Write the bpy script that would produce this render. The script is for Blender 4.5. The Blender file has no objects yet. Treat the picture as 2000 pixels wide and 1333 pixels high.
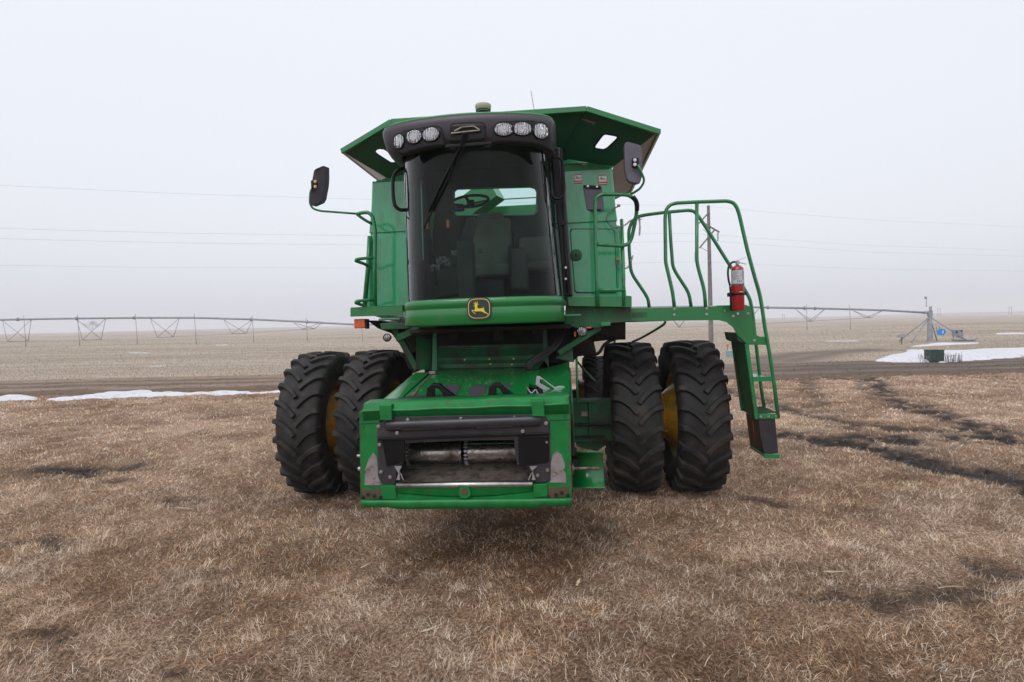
import bpy, bmesh, math, random
import numpy as np
from mathutils import Vector, Matrix
from mathutils.geometry import tessellate_polygon
R = math.radians
random.seed(7)
C = bpy.context.scene.collection
scn = bpy.context.scene

# ------------------------------------------------------------------ camera
F = 1111.0                     # focal length in pixels of a 2000 px wide frame (20 mm)
CAMH = 2.15
PITCH, ROLL = R(-1.73), R(1.1)
cf = Vector((0, math.cos(PITCH), math.sin(PITCH)))
cu0 = Vector((0, -math.sin(PITCH), math.cos(PITCH)))
cr0 = Vector((1, 0, 0))
cr = math.cos(ROLL) * cr0 - math.sin(ROLL) * cu0
cu = math.cos(ROLL) * cu0 + math.sin(ROLL) * cr0
camd = bpy.data.cameras.new('camera')
camd.sensor_width = 36.0
camd.lens = 36.0 * F / 2000.0
camd.clip_start = 0.05
camd.clip_end = 12000
cam = bpy.data.objects.new('camera', camd)
C.objects.link(cam)
cam.matrix_world = Matrix(((cr.x, cu.x, -cf.x, 0), (cr.y, cu.y, -cf.y, 0), (cr.z, cu.z, -cf.z, CAMH), (0, 0, 0, 1)))
scn.camera = cam
CP = Vector((0, 0, CAMH))

# ------------------------------------------------------------------ sky, sun, exposure
world = bpy.data.worlds.new('World')
scn.world = world
world.use_nodes = True
wt = world.node_tree
wt.nodes.clear()
def wn(t, **k):
    n = wt.nodes.new(t)
    for a, b in k.items(): setattr(n, a, b)
    return n
SUN_EL, SUN_AZ = R(52), R(205)
sky = wn('ShaderNodeTexSky', sky_type='NISHITA', sun_disc=False, sun_elevation=SUN_EL, sun_rotation=SUN_AZ)
sky.dust_density = 4.0
hs = wn('ShaderNodeHueSaturation'); hs.inputs['Saturation'].default_value = 0.3
wt.links.new(sky.outputs[0], hs.inputs['Color'])
b1 = wn('ShaderNodeBackground'); b1.inputs['Strength'].default_value = 0.05
wt.links.new(hs.outputs[0], b1.inputs['Color'])
tc = wn('ShaderNodeTexCoord'); sep = wn('ShaderNodeSeparateXYZ')
wt.links.new(tc.outputs['Generated'], sep.inputs[0])
nz = wn('ShaderNodeTexNoise'); nz.inputs['Scale'].default_value = 1.3; nz.inputs['Detail'].default_value = 3
wt.links.new(tc.outputs['Generated'], nz.inputs['Vector'])
m1 = wn('ShaderNodeMath', operation='MULTIPLY_ADD'); m1.inputs[1].default_value = 0.10; m1.inputs[2].default_value = -0.05
wt.links.new(nz.outputs['Fac'], m1.inputs[0])
mx = wn('ShaderNodeMath', operation='MULTIPLY_ADD'); mx.inputs[1].default_value = -0.05
wt.links.new(sep.outputs['X'], mx.inputs[0]); wt.links.new(m1.outputs[0], mx.inputs[2])
m2 = wn('ShaderNodeMath', operation='ADD')
wt.links.new(sep.outputs['Z'], m2.inputs[0]); wt.links.new(mx.outputs[0], m2.inputs[1])
rp = wn('ShaderNodeValToRGB')
wt.links.new(m2.outputs[0], rp.inputs[0])
e = rp.color_ramp.elements
e[0].position = 0.0; e[0].color = (0.68, 0.695, 0.76, 1)
e[1].position = 0.5; e[1].color = (0.85, 0.885, 0.95, 1)
x = e.new(0.16); x.color = (0.735, 0.755, 0.81, 1)
x = e.new(0.30); x.color = (0.79, 0.82, 0.885, 1)
b2 = wn('ShaderNodeBackground'); b2.inputs['Strength'].default_value = 0.90
wt.links.new(rp.outputs[0], b2.inputs['Color'])
ad = wn('ShaderNodeAddShader'); wo = wn('ShaderNodeOutputWorld')
wt.links.new(b1.outputs[0], ad.inputs[0]); wt.links.new(b2.outputs[0], ad.inputs[1])
wt.links.new(ad.outputs[0], wo.inputs['Surface'])
sl = bpy.data.lights.new('sun', 'SUN')
sl.energy = 0.6; sl.angle = R(25); sl.color = (1.0, 0.97, 0.93)
so = bpy.data.objects.new('sun', sl)
C.objects.link(so)
sd = Vector((math.sin(SUN_AZ) * math.cos(SUN_EL), math.cos(SUN_AZ) * math.cos(SUN_EL), math.sin(SUN_EL)))
so.rotation_euler = sd.to_track_quat('Z', 'Y').to_euler()
so.location = sd * 50
vs = scn.view_settings
vs.view_transform = 'Standard'; vs.look = 'None'; vs.exposure = 0.0; vs.gamma = 1.0
vs.use_curve_mapping = False
scn.cycles.use_denoising = True
scn.cycles.denoiser = 'OPENIMAGEDENOISE'
scn.cycles.denoising_prefilter = 'ACCURATE'
scn.cycles.sample_clamp_indirect = 4.0
scn.cycles.max_bounces = 6
scn.cycles.transparent_max_bounces = 12
scn.cycles.volume_bounces = 1

# ------------------------------------------------------------------ frames of reference
TH, TILT = R(5.3), R(0.85)      # the machine stands turned and leans a little to its right side
Mc = Matrix.Translation((-0.13, 7.44, 0.0)) @ Matrix.Rotation(-TH, 4, 'Z') @ Matrix.Rotation(-TILT, 4, 'Y')
Mi = Mc.inverted()
def ray(px, py):
    px = float(px); py = float(py)
    return cf + (px - 1000) / F * cr - (py - 666.5) / F * cu
def L(px, py, yl):
    """where the sight line of a photo pixel meets the machine's own plane y = yl"""
    o = Mi @ CP
    d = Mi.to_3x3() @ ray(px, py)
    t = (yl - o.y) / d.y
    return o + t * d
def Lc(px, py, fn, off=0.0):
    yl = -2.0
    for _ in range(12):
        p = L(px, py, yl); yl = fn(p.x, p.z) - off
    return L(px, py, yl)
def G(px, py, z=0.0):
    d = ray(px, py)
    t = (z - CAMH) / d.z
    return CP + t * d
def W(px, py, Y):
    d = ray(px, py)
    return CP + d * (Y / d.y)

# ------------------------------------------------------------------ materials
def mat(name, col, rough=0.5, metal=0.0, coat=0.0, spec=0.5, var=0.0, vscale=6.0, dirt=None, dirt_amt=0.0, dscale=4.0,
        bump=0.0, bscale=60.0, trans=0.0, emit=None):
    m = bpy.data.materials.new(name); m.use_nodes = True
    t = m.node_tree; n = t.nodes; l = t.links
    p = n['Principled BSDF']
    p.inputs['Base Color'].default_value = (*col, 1)
    p.inputs['Roughness'].default_value = rough
    p.inputs['Metallic'].default_value = metal
    p.inputs['Coat Weight'].default_value = coat
    p.inputs['Coat Roughness'].default_value = 0.12
    p.inputs['Specular IOR Level'].default_value = spec
    if trans: p.inputs['Transmission Weight'].default_value = trans
    co = n.new('ShaderNodeTexCoord')
    last = None
    if var > 0:
        nn = n.new('ShaderNodeTexNoise'); nn.inputs['Scale'].default_value = vscale; nn.inputs['Detail'].default_value = 6
        l.new(co.outputs['Object'], nn.inputs['Vector'])
        mr = n.new('ShaderNodeMapRange'); mr.inputs[1].default_value = 0.3; mr.inputs[2].default_value = 0.7
        mr.inputs[3].default_value = 1 - var; mr.inputs[4].default_value = 1 + var
        l.new(nn.outputs['Fac'], mr.inputs[0])
        mm = n.new('ShaderNodeMix'); mm.data_type = 'RGBA'; mm.blend_type = 'MULTIPLY'; mm.inputs[0].default_value = 1
        mm.inputs[6].default_value = (*col, 1); l.new(mr.outputs[0], mm.inputs[7])
        last = mm.outputs[2]
    if dirt:
        nn = n.new('ShaderNodeTexNoise'); nn.inputs['Scale'].default_value = dscale; nn.inputs['Detail'].default_value = 9
        nn.inputs['Roughness'].default_value = 0.65
        mp_ = n.new('ShaderNodeMapping'); mp_.inputs['Scale'].default_value = (1, 1, .35) if 'green' in name else (1, 1, 1)
        l.new(co.outputs['Object'], mp_.inputs[0]); l.new(mp_.outputs[0], nn.inputs['Vector'])
        mr = n.new('ShaderNodeMapRange'); mr.inputs[1].default_value = 0.62 - dirt_amt * 0.3; mr.inputs[2].default_value = 0.78 - dirt_amt * 0.3
        mr.inputs[3].default_value = 0; mr.inputs[4].default_value = 0.85
        l.new(nn.outputs['Fac'], mr.inputs[0])
        mm = n.new('ShaderNodeMix'); mm.data_type = 'RGBA'
        l.new(mr.outputs[0], mm.inputs[0])
        if last: l.new(last, mm.inputs[6])
        else: mm.inputs[6].default_value = (*col, 1)
        mm.inputs[7].default_value = (*dirt, 1)
        last = mm.outputs[2]
        ra = n.new('ShaderNodeMapRange'); ra.inputs[3].default_value = rough; ra.inputs[4].default_value = max(rough, 0.75)
        l.new(mr.outputs[0], ra.inputs[0]); l.new(ra.outputs[0], p.inputs['Roughness'])
    if last: l.new(last, p.inputs['Base Color'])
    if bump > 0:
        nn = n.new('ShaderNodeTexNoise'); nn.inputs['Scale'].default_value = bscale; nn.inputs['Detail'].default_value = 4
        l.new(co.outputs['Object'], nn.inputs['Vector'])
        bp = n.new('ShaderNodeBump'); bp.inputs['Strength'].default_value = bump; bp.inputs['Distance'].default_value = 0.01
        l.new(nn.outputs['Fac'], bp.inputs['Height']); l.new(bp.outputs[0], p.inputs['Normal'])
    if emit:
        p.inputs['Emission Color'].default_value = (*emit, 1)
    return m
RUST = (0.11, 0.055, 0.03); DUST = (0.16, 0.13, 0.10)
GREEN = (0.0045, 0.172, 0.036)
M = {}
M['green'] = mat('green_paint', GREEN, 0.32, coat=0.6, var=0.08, vscale=2.0, dirt=(0.05, 0.15, 0.07), dirt_amt=0.25, dscale=5, bump=0.05, bscale=3)
M['panel'] = mat('green_panel', (0.018, 0.335, 0.140), 0.26, coat=1.0, var=0.05, vscale=1.2, bump=0.05, bscale=1.4, dirt=(0.06, 0.20, 0.11), dirt_amt=.35, dscale=5)  # base paler and bluer than the plain green, standing for reflected sky
M['panel'].node_tree.nodes['Principled BSDF'].inputs['Coat Roughness'].default_value = .03
M['worn'] = mat('green_worn_paint', GREEN, 0.42, coat=0.15, spec=.35, var=0.18, vscale=9, dirt=(0.07, 0.05, 0.03), dirt_amt=0.12, dscale=13, bump=0.15, bscale=30)
M['rail'] = mat('green_rail', (0.010, 0.19, 0.060), 0.35, coat=0.5, var=0.15, vscale=12, dirt=(0.05, 0.05, 0.03), dirt_amt=0.2, dscale=14)
M['dgreen'] = mat('green_dark_dusty', (0.012, 0.115, 0.042), 0.55, var=0.25, vscale=5, dirt=(0.05, 0.045, 0.035), dirt_amt=0.55, dscale=5)
M['hopper'] = mat('green_hopper', (0.008, 0.070, 0.032), 0.4, coat=0.3, var=0.1, vscale=2)
M['hopper_side'] = mat('hopper_ground_reflection', (0.19, 0.155, 0.125), 0.5, metal=0.3, var=0.15, vscale=3)  # brown stands for the ground reflected in the flare
M['black'] = mat('black_plastic', (0.008, 0.007, 0.009), 0.34, spec=0.22, var=0.2, vscale=8, bump=0.05, bscale=120)
M['visor'] = mat('visor_plastic', (0.060, 0.052, 0.066), 0.42, var=0.12, vscale=6, bump=0.1, bscale=150)
M['dark'] = mat('grimy_dark_iron', (0.012, 0.011, 0.011), 0.7, var=0.4, vscale=9, dirt=(0.04, 0.03, 0.022), dirt_amt=0.3)
M['mirror_back'] = mat('mirror_shell', (0.11, 0.10, 0.13), 0.5, var=0.12, vscale=12, bump=0.1, bscale=100)
M['interior'] = mat('cab_trim', (0.060, 0.054, 0.050), 0.7, var=0.25, vscale=5)
M['seat'] = mat('seat_fabric', (0.17, 0.145, 0.125), 0.9, var=0.2, vscale=4)
M['rubber'] = mat('tyre_rubber', (0.0125, 0.0115, 0.012), 0.72, var=0.3, vscale=7, dirt=(0.044, 0.036, 0.031), dirt_amt=0.5, dscale=3.5, bump=0.35, bscale=70)
M['yellow'] = mat('yellow_rim', (0.42, 0.22, 0.008), 0.45, coat=0.3, var=0.15, vscale=6, dirt=(0.10, 0.06, 0.02), dirt_amt=0.35, dscale=5)
M['rust'] = mat('rust', (0.10, 0.062, 0.045), 0.85, var=0.5, vscale=25, dirt=(0.16, 0.14, 0.12), dirt_amt=0.4, dscale=20)
M['logo_yellow'] = mat('emblem_yellow', (0.75, 0.62, 0.03), 0.4)
M['logo_cream'] = mat('emblem_edge', (0.72, 0.62, 0.16), 0.4)
M['steel'] = mat('bright_steel', (0.55, 0.54, 0.53), 0.3, metal=1.0, var=0.2, vscale=20, dirt=RUST, dirt_amt=0.15, dscale=18)
M['wornsteel'] = mat('worn_steel', (0.27, 0.235, 0.21), 0.40, metal=0.6, var=0.35, vscale=14, dirt=(0.06, 0.035, 0.02), dirt_amt=0.45, dscale=8)
M['drum'] = mat('polished_drum', (0.36, 0.33, 0.31), 0.26, metal=0.95, var=0.25, vscale=25, dirt=(0.07, 0.05, 0.04), dirt_amt=0.35, dscale=6, bump=0.2, bscale=40)
M['zinc'] = mat('zinc_plate', (0.42, 0.42, 0.45), 0.45, metal=0.7, var=0.15, vscale=9)
M['primer'] = mat('grey_primer', (0.25, 0.21, 0.22), 0.7, var=0.2, vscale=14, dirt=RUST, dirt_amt=0.3, dscale=16)
M['shroud'] = mat('moulded_shroud', (0.032, 0.030, 0.037), 0.33, var=0.2, vscale=7, dirt=(0.07, 0.06, 0.05), dirt_amt=0.2, dscale=9, bump=0.1, bscale=60)
M['orange'] = mat('orange_lens', (0.65, 0.10, 0.012), 0.25, coat=0.6, var=0.15, vscale=60)
M['red'] = mat('red_enamel', (0.33, 0.008, 0.012), 0.3, coat=0.6, var=0.1, vscale=9)
M['label'] = mat('paper_label', (0.50, 0.51, 0.54), 0.6, var=0.25, vscale=60)
M['white'] = mat('white_sticker', (0.70, 0.68, 0.70), 0.5)
M['red_ink'] = mat('red_ink', (0.45, 0.05, 0.03), 0.6)
M['black_ink'] = mat('black_ink', (0.03, 0.03, 0.035), 0.6)
M['blue_ink'] = mat('blue_ink', (0.02, 0.06, 0.28), 0.5)
M['cream'] = mat('receiver_cream', (0.42, 0.41, 0.30), 0.5, var=0.1)
M['brass'] = mat('brass', (0.50, 0.38, 0.14), 0.35, metal=0.9)
M['galv'] = mat('galvanised', (0.32, 0.33, 0.37), 0.5, metal=0.35, var=0.15, vscale=3)
M['galv_dark'] = mat('galvanised_dark', (0.30, 0.30, 0.33), 0.6, var=0.2, vscale=3)
M['wood'] = mat('weathered_pole', (0.19, 0.165, 0.16), 0.85, var=0.3, vscale=4)
M['wire'] = mat('wire', (0.40, 0.41, 0.43), 0.6)
M['insul'] = mat('insulator', (0.16, 0.26, 0.26), 0.3)
M['sign_blue'] = mat('sign_blue', (0.015, 0.25, 0.68), 0.4)
M['box_green'] = mat('box_green', (0.030, 0.060, 0.050), 0.6, var=0.35, vscale=5)
M['box_teal'] = mat('box_teal', (0.22, 0.36, 0.40), 0.5)
M['straw'] = mat('husk', (0.48, 0.38, 0.25), 0.8, var=0.25, vscale=30)
M['hosem'] = mat('hose_rubber', (0.016, 0.015, 0.016), 0.5, bump=0.2, bscale=90)
# glass: tinted see-through with a mirror layer
def glass(name, tint, ior=1.5, extra=0.0):
    m = bpy.data.materials.new(name); m.use_nodes = True
    n = m.node_tree.nodes; l = m.node_tree.links; n.clear()
    tr = n.new('ShaderNodeBsdfTransparent'); tr.inputs[0].default_value = (*tint, 1)
    gl = n.new('ShaderNodeBsdfGlossy'); gl.inputs['Roughness'].default_value = 0.03
    df = n.new('ShaderNodeBsdfDiffuse'); df.inputs[0].default_value = (0.35, 0.33, 0.31, 1)
    co = n.new('ShaderNodeTexCoord')
    ns = n.new('ShaderNodeTexNoise'); ns.inputs['Scale'].default_value = 1.6; ns.inputs['Detail'].default_value = 7
    mp = n.new('ShaderNodeMapping'); mp.inputs['Scale'].default_value = (3, 3, 0.7)
    l.new(co.outputs['Object'], mp.inputs[0]); l.new(mp.outputs[0], ns.inputs['Vector'])
    mr = n.new('ShaderNodeMapRange'); mr.inputs[1].default_value = 0.45; mr.inputs[2].default_value = 0.8; mr.inputs[3].default_value = 0.004; mr.inputs[4].default_value = 0.004 + extra
    l.new(ns.outputs['Fac'], mr.inputs[0])
    fr0 = n.new('ShaderNodeFresnel'); fr0.inputs[0].default_value = ior
    fr = n.new('ShaderNodeMath'); fr.operation = 'MULTIPLY_ADD'; fr.use_clamp = True; fr.inputs[1].default_value = 3.0; fr.inputs[2].default_value = -.108; l.new(fr0.outputs[0], fr.inputs[0])
    a = n.new('ShaderNodeMixShader'); l.new(fr.outputs[0], a.inputs[0]); l.new(tr.outputs[0], a.inputs[1]); l.new(gl.outputs[0], a.inputs[2])
    b = n.new('ShaderNodeMixShader'); l.new(mr.outputs[0], b.inputs[0]); l.new(a.outputs[0], b.inputs[1]); l.new(df.outputs[0], b.inputs[2])
    o = n.new('ShaderNodeOutputMaterial'); l.new(b.outputs[0], o.inputs[0])
    return m
M['glass'] = glass('cab_glass', (0.58, 0.80, 0.75), 1.5, 0.035)
def lensmat():
    m = bpy.data.materials.new('lamp_lens'); m.use_nodes = True
    n = m.node_tree.nodes; l = m.node_tree.links; p = n['Principled BSDF']
    p.inputs['Base Color'].default_value = (0.62, 0.61, 0.62, 1); p.inputs['Metallic'].default_value = 0.85; p.inputs['Roughness'].default_value = 0.16
    p.inputs['Coat Weight'].default_value = 0.8
    co = n.new('ShaderNodeTexCoord'); wv = n.new('ShaderNodeTexWave'); wv.inputs['Scale'].default_value = 14; wv.inputs['Distortion'].default_value = 6
    l.new(co.outputs['Object'], wv.inputs['Vector'])
    bp = n.new('ShaderNodeBump'); bp.inputs['Strength'].default_value = 1.0; bp.inputs['Distance'].default_value = 0.02
    l.new(wv.outputs['Fac'], bp.inputs['Height']); l.new(bp.outputs[0], p.inputs['Normal'])
    return m
M['lens'] = lensmat()

# ------------------------------------------------------------------ mesh builder
class MB:
    def __init__(s): s.v = []; s.f = []; s.sm = []
    def add(s, vs, fs, smooth=False):
        b = len(s.v); s.v += [tuple(v) for v in vs]
        for f in fs: s.f.append(tuple(i + b for i in f)); s.sm.append(smooth)
        return s
    def box(s, c, d, rot=None):
        hx, hy, hz = d[0] / 2, d[1] / 2, d[2] / 2
        P = [Vector((x, y, z)) for x in (-hx, hx) for y in (-hy, hy) for z in (-hz, hz)]
        if rot is not None: P = [rot @ p for p in P]
        P = [p + Vector(c) for p in P]
        return s.add(P, [(0, 1, 3, 2), (4, 6, 7, 5), (0, 4, 5, 1), (2, 3, 7, 6), (0, 2, 6, 4), (1, 5, 7, 3)])
    def bar(s, a, b, w, h, up=(0, 0, 1)):
        a, b = Vector(a), Vector(b); d = (b - a); ln = d.length; d.normalize()
        u = Vector(up); u = (u - u.dot(d) * d)
        if u.length < 1e-4: u = Vector((1, 0, 0)) - Vector((1, 0, 0)).dot(d) * d
        u.normalize(); r = d.cross(u)
        rot = Matrix((r, d, u)).transposed()
        return s.box((a + b) / 2, (w, ln, h), rot)
    def ring(s, c, ax, r, n, u=None):
        ax = Vector(ax).normalized()
        if u is None: u = ax.orthogonal()
        u = (Vector(u) - Vector(u).dot(ax) * ax).normalized(); w = ax.cross(u)
        return [Vector(c) + r * (math.cos(2 * math.pi * i / n) * u + math.sin(2 * math.pi * i / n) * w) for i in range(n)]
    def tube(s, pts, r, n=10, closed=False, smooth_pts=True, rad=None):
        P = [Vector(p) for p in pts]
        if smooth_pts and len(P) > 2: P = fillet(P, rad if rad else r * 4, closed)
        m = len(P); vs = []; u = None
        for i in range(m):
            if closed: t = P[(i + 1) % m] - P[(i - 1) % m]
            else: t = P[min(i + 1, m - 1)] - P[max(i - 1, 0)]
            t.normalize()
            if u is None: u = t.orthogonal().normalized()
            u = (u - u.dot(t) * t).normalized()
            rr = r[i] if isinstance(r, (list, tuple)) else r
            vs += s.ring(P[i], t, rr, n, u)
        fs = []
        for i in range(m if closed else m - 1):
            for j in range(n):
                a = i * n + j; b = i * n + (j + 1) % n; c = ((i + 1) % m) * n + (j + 1) % n; d = ((i + 1) % m) * n + j
                fs.append((a, b, c, d))
        s.add(vs, fs, True)
        if not closed:
            b = len(s.v) - m * n
            s.f.append(tuple(b + j for j in range(n))[::-1]); s.sm.append(False)
            s.f.append(tuple(b + (m - 1) * n + j for j in range(n))); s.sm.append(False)
        return s
    def cyl(s, a, b, r, n=20, r2=None):
        a, b = Vector(a), Vector(b)
        ax = b - a; u = ax.orthogonal()
        A = s.ring(a, ax, r, n, u); B = s.ring(b, ax, r if r2 is None else r2, n, u)
        s.add(A + B, [(j, (j + 1) % n, n + (j + 1) % n, n + j) for j in range(n)], True)
        s.add(A, [tuple(range(n))[::-1]]); s.add(B, [tuple(range(n))])
        return s
    def lathe(s, prof, o, ax, n=48, smooth=True, closed=False):
        """prof = [(axial, radius)]"""
        o = Vector(o); ax = Vector(ax).normalized(); u = ax.orthogonal().normalized()
        vs = []
        for (t, r) in prof: vs += s.ring(o + ax * t, ax, r, n, u)
        fs = []
        for i in range(len(prof) - 1 if not closed else len(prof)):
            k = (i + 1) % len(prof)
            for j in range(n): fs.append((i * n + j, i * n + (j + 1) % n, k * n + (j + 1) % n, k * n + j))
        return s.add(vs, fs, smooth)
    def slab(s, P, ex, holes=()):
        """planar outline P (3d points) thickened by vector ex, with holes"""
        ex = Vector(ex); loops = [[Vector(p) for p in P]] + [[Vector(p) for p in h] for h in holes]
        flat = [p for lp in loops for p in lp]; n = len(flat)
        tris = tessellate_polygon(loops)
        vs = flat + [p + ex for p in flat]
        fs = [tuple(t) for t in tris] + [tuple(i + n for i in t)[::-1] for t in tris]
        b = 0
        for lp in loops:
            m = len(lp)
            for i in range(m):
                fs.append((b + i, b + (i + 1) % m, n + b + (i + 1) % m, n + b + i))
            b += m
        return s.add(vs, fs)
    def grid(s, rows, smooth=True, flip=False):
        nr, nc = len(rows), len(rows[0]); vs = [p for r_ in rows for p in r_]
        fs = [(i * nc + j, i * nc + j + 1, (i + 1) * nc + j + 1, (i + 1) * nc + j) for i in range(nr - 1) for j in range(nc - 1)]
        if flip: fs = [f[::-1] for f in fs]
        return s.add(vs, fs, smooth)
    def split(s):
        par = list(range(len(s.v)))
        def fd(a):
            while par[a] != a: par[a] = par[par[a]]; a = par[a]
            return a
        key = {}
        for i, v in enumerate(s.v):
            k = (round(v[0], 5), round(v[1], 5), round(v[2], 5))
            if k in key: par[fd(i)] = fd(key[k])
            else: key[k] = i
        for f in s.f:
            for q in f[1:]: par[fd(q)] = fd(f[0])
        out = {}
        for f, sm in zip(s.f, s.sm):
            g = out.setdefault(fd(f[0]), (MB(), {})); b, mp = g; ff = []
            for q in f:
                if q not in mp: mp[q] = len(b.v); b.v.append(s.v[q])
                ff.append(mp[q])
            b.f.append(tuple(ff)); b.sm.append(sm)
        return [g[0] for g in out.values()]
    def build(s, name, m, parent=None, bevel=0.0, seg=2, fix=True, solid=0.0, each=False):
        if each:
            for q in s.split(): o = q.build(name, m, parent, bevel, seg, fix, solid)
            return o
        me = bpy.data.meshes.new(name)
        me.from_pydata(s.v, [], s.f)
        me.polygons.foreach_set('use_smooth', s.sm)
        if fix:
            bm = bmesh.new(); bm.from_mesh(me)
            bmesh.ops.recalc_face_normals(bm, faces=bm.faces); bm.to_mesh(me); bm.free()
        me.materials.append(m if not isinstance(m, str) else M[m])
        me.update()
        o = bpy.data.objects.new(name, me); C.objects.link(o)
        if parent is not None: o.parent = parent
        if solid:
            md = o.modifiers.new('solid', 'SOLIDIFY'); md.thickness = solid; md.offset = 0
        if bevel > 0:
            md = o.modifiers.new('bevel', 'BEVEL'); md.width = bevel; md.segments = seg; md.limit_method = 'ANGLE'; md.angle_limit = R(35)
        return o
def fillet(P, rad, closed=False):
    out = []; m = len(P)
    for i in range(m):
        if not closed and i in (0, m - 1): out.append(P[i]); continue
        a, b, c = P[(i - 1) % m], P[i], P[(i + 1) % m]
        u, v = (a - b), (c - b); lu, lv = u.length, v.length
        if lu < 1e-6 or lv < 1e-6: continue
        ang = u.angle(v)
        if ang > R(176): out.append(b); continue
        k = min(rad, lu * 0.45, lv * 0.45)
        p0 = b + u * (k / lu); p1 = b + v * (k / lv)
        for t in (0, .2, .4, .6, .8, 1): out.append((1 - t) ** 2 * p0 + 2 * t * (1 - t) * b + t * t * p1)
    return out
def rrect(w, h, r, n=5):
    pts = []
    for (cx, cy, a0) in ((w / 2 - r, h / 2 - r, 0), (-w / 2 + r, h / 2 - r, 90), (-w / 2 + r, -h / 2 + r, 180), (w / 2 - r, -h / 2 + r, 270)):
        for i in range(n + 1):
            a = R(a0 + 90 * i / n); pts.append((cx + r * math.cos(a), cy + r * math.sin(a)))
    return pts
def tag(o, label=None, cat=None, group=None, kind=None):
    if label: o['label'] = label
    if cat: o['category'] = cat
    if group: o['group'] = group
    if kind: o['kind'] = kind
    return o
def empty(name, loc=(0, 0, 0), parent=None):
    o = bpy.data.objects.new(name, None); C.objects.link(o); o.location = loc; o.empty_display_size = 0.3
    if parent is not None: o.parent = parent
    return o
def LP(pts, yl): return [L(a, b, yl) for a, b in pts]
def LT(pts): return [L(a, b, c) for a, b, c in pts]
def text_mesh(txt, size, name='text'):
    cv = bpy.data.curves.new(name, 'FONT'); cv.body = txt; cv.size = size; cv.extrude = 0.0008; cv.resolution_u = 2
    to = bpy.data.objects.new(name, cv); C.objects.link(to)
    dg = bpy.context.evaluated_depsgraph_get(); dg.update()
    me = bpy.data.meshes.new_from_object(to.evaluated_get(dg))
    bpy.data.objects.remove(to)
    return me

# ------------------------------------------------------------------ terrain functions (world metres)
_rng = np.random.default_rng(11)
_lat = _rng.random((256, 256))
def vnoise(x, y):
    xi = np.floor(x).astype(int); yi = np.floor(y).astype(int); fx = x - xi; fy = y - yi
    fx = fx * fx * (3 - 2 * fx); fy = fy * fy * (3 - 2 * fy)
    a = _lat[xi & 255, yi & 255]; b = _lat[(xi + 1) & 255, yi & 255]; c = _lat[xi & 255, (yi + 1) & 255]; d = _lat[(xi + 1) & 255, (yi + 1) & 255]
    return (a * (1 - fx) + b * fx) * (1 - fy) + (c * (1 - fx) + d * fx) * fy
def fbm(x, y, o=4, s=1.0):
    x = x * s; y = y * s; t = 0; a = .5; n = 0
    for i in range(o):
        t = t + a * vnoise(x + 17.3 * i, y + 5.1 * i); n += a; a *= .5; x = x * 2.03; y = y * 2.03
    return t / n
def sstep(a, b, x):
    t = np.clip((x - a) / (b - a), 0, 1); return t * t * (3 - 2 * t)
def dseg(x, y, P):
    best = np.full(np.shape(x), 1e9)
    for (ax, ay), (bx, by) in zip(P[:-1], P[1:]):
        vx, vy = bx - ax, by - ay; t = np.clip(((x - ax) * vx + (y - ay) * vy) / (vx * vx + vy * vy + 1e-9), 0, 1)
        best = np.minimum(best, np.hypot(x - ax - t * vx, y - ay - t * vy))
    return best
def GP(pts): return [tuple(G(a, b)[:2]) for a, b in pts]
TRACKS = [  # wheel ruts of churned mud: path in photo-measured ground points, half width m, strength
    (GP([(1400, 758), (1480, 780), (1560, 806), (1620, 822), (1700, 834), (1790, 840), (1880, 836), (2040, 846)]), 0.17, .8),
    (GP([(1500, 850), (1580, 858), (1660, 872), (1760, 895), (1850, 915), (1940, 935), (2080, 985)]), 0.20, 1.0),
    (GP([(1700, 735), (1712, 756), (1742, 778), (1800, 800), (1870, 822), (1930, 842), (1990, 856), (2080, 880)]), 0.20, .95),
    (GP([(1575, 742), (1585, 765), (1605, 795), (1640, 822), (1690, 852), (1760, 882), (1850, 912)]), 0.14, .55),
    (GP([(1500, 741), (1600, 741), (1720, 738)]), 0.22, .9),
    (GP([(1560, 737), (1700, 734), (1712, 748)]), 0.20, .45),
    (GP([(1740, 1176), (1830, 1160), (1900, 1138), (2010, 1122), (2120, 1110)]), 0.08, .65),
    (GP([(1440, 975), (1500, 995)]), 0.06, .8)]
PATCH = [((165, 914), 1.05, .42, 1.0), ((215, 935), .45, .18, .7), ((345, 968), .50, .16, .8), ((90, 1050), .40, .12, .7), ((100, 1062), .2, .1, .6),
         ((1690, 858), .95, .38, 1.0), ((1760, 866), .7, .34, 1.0), ((1650, 875), .5, .2, .8), ((1890, 925), .9, .33, 1.0), ((1970, 940), .7, .3, 1.0), ((1970, 862), 1.3, .55, 1.0), ((1920, 846), .7, .4, .8), ((1830, 905), .5, .22, .8),
         ((875, 1305), .16, .07, 1.0), ((1950, 1130), .30, .08, .7), ((1880, 870), .3, .2, .6), ((60, 1230), .22, .10, .8), ((340, 1320), .15, .07, .8),
         ((660, 985), .5, .12, .5), ((950, 1015), 1.0, .18, .25), ((1620, 1165), .3, .1, .6)]  # the wide faint entry darkens ground and thins grass below the feeder
PATCH = [(tuple(G(*c)[:2]), a, b, s) for c, a, b, s in PATCH]
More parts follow.
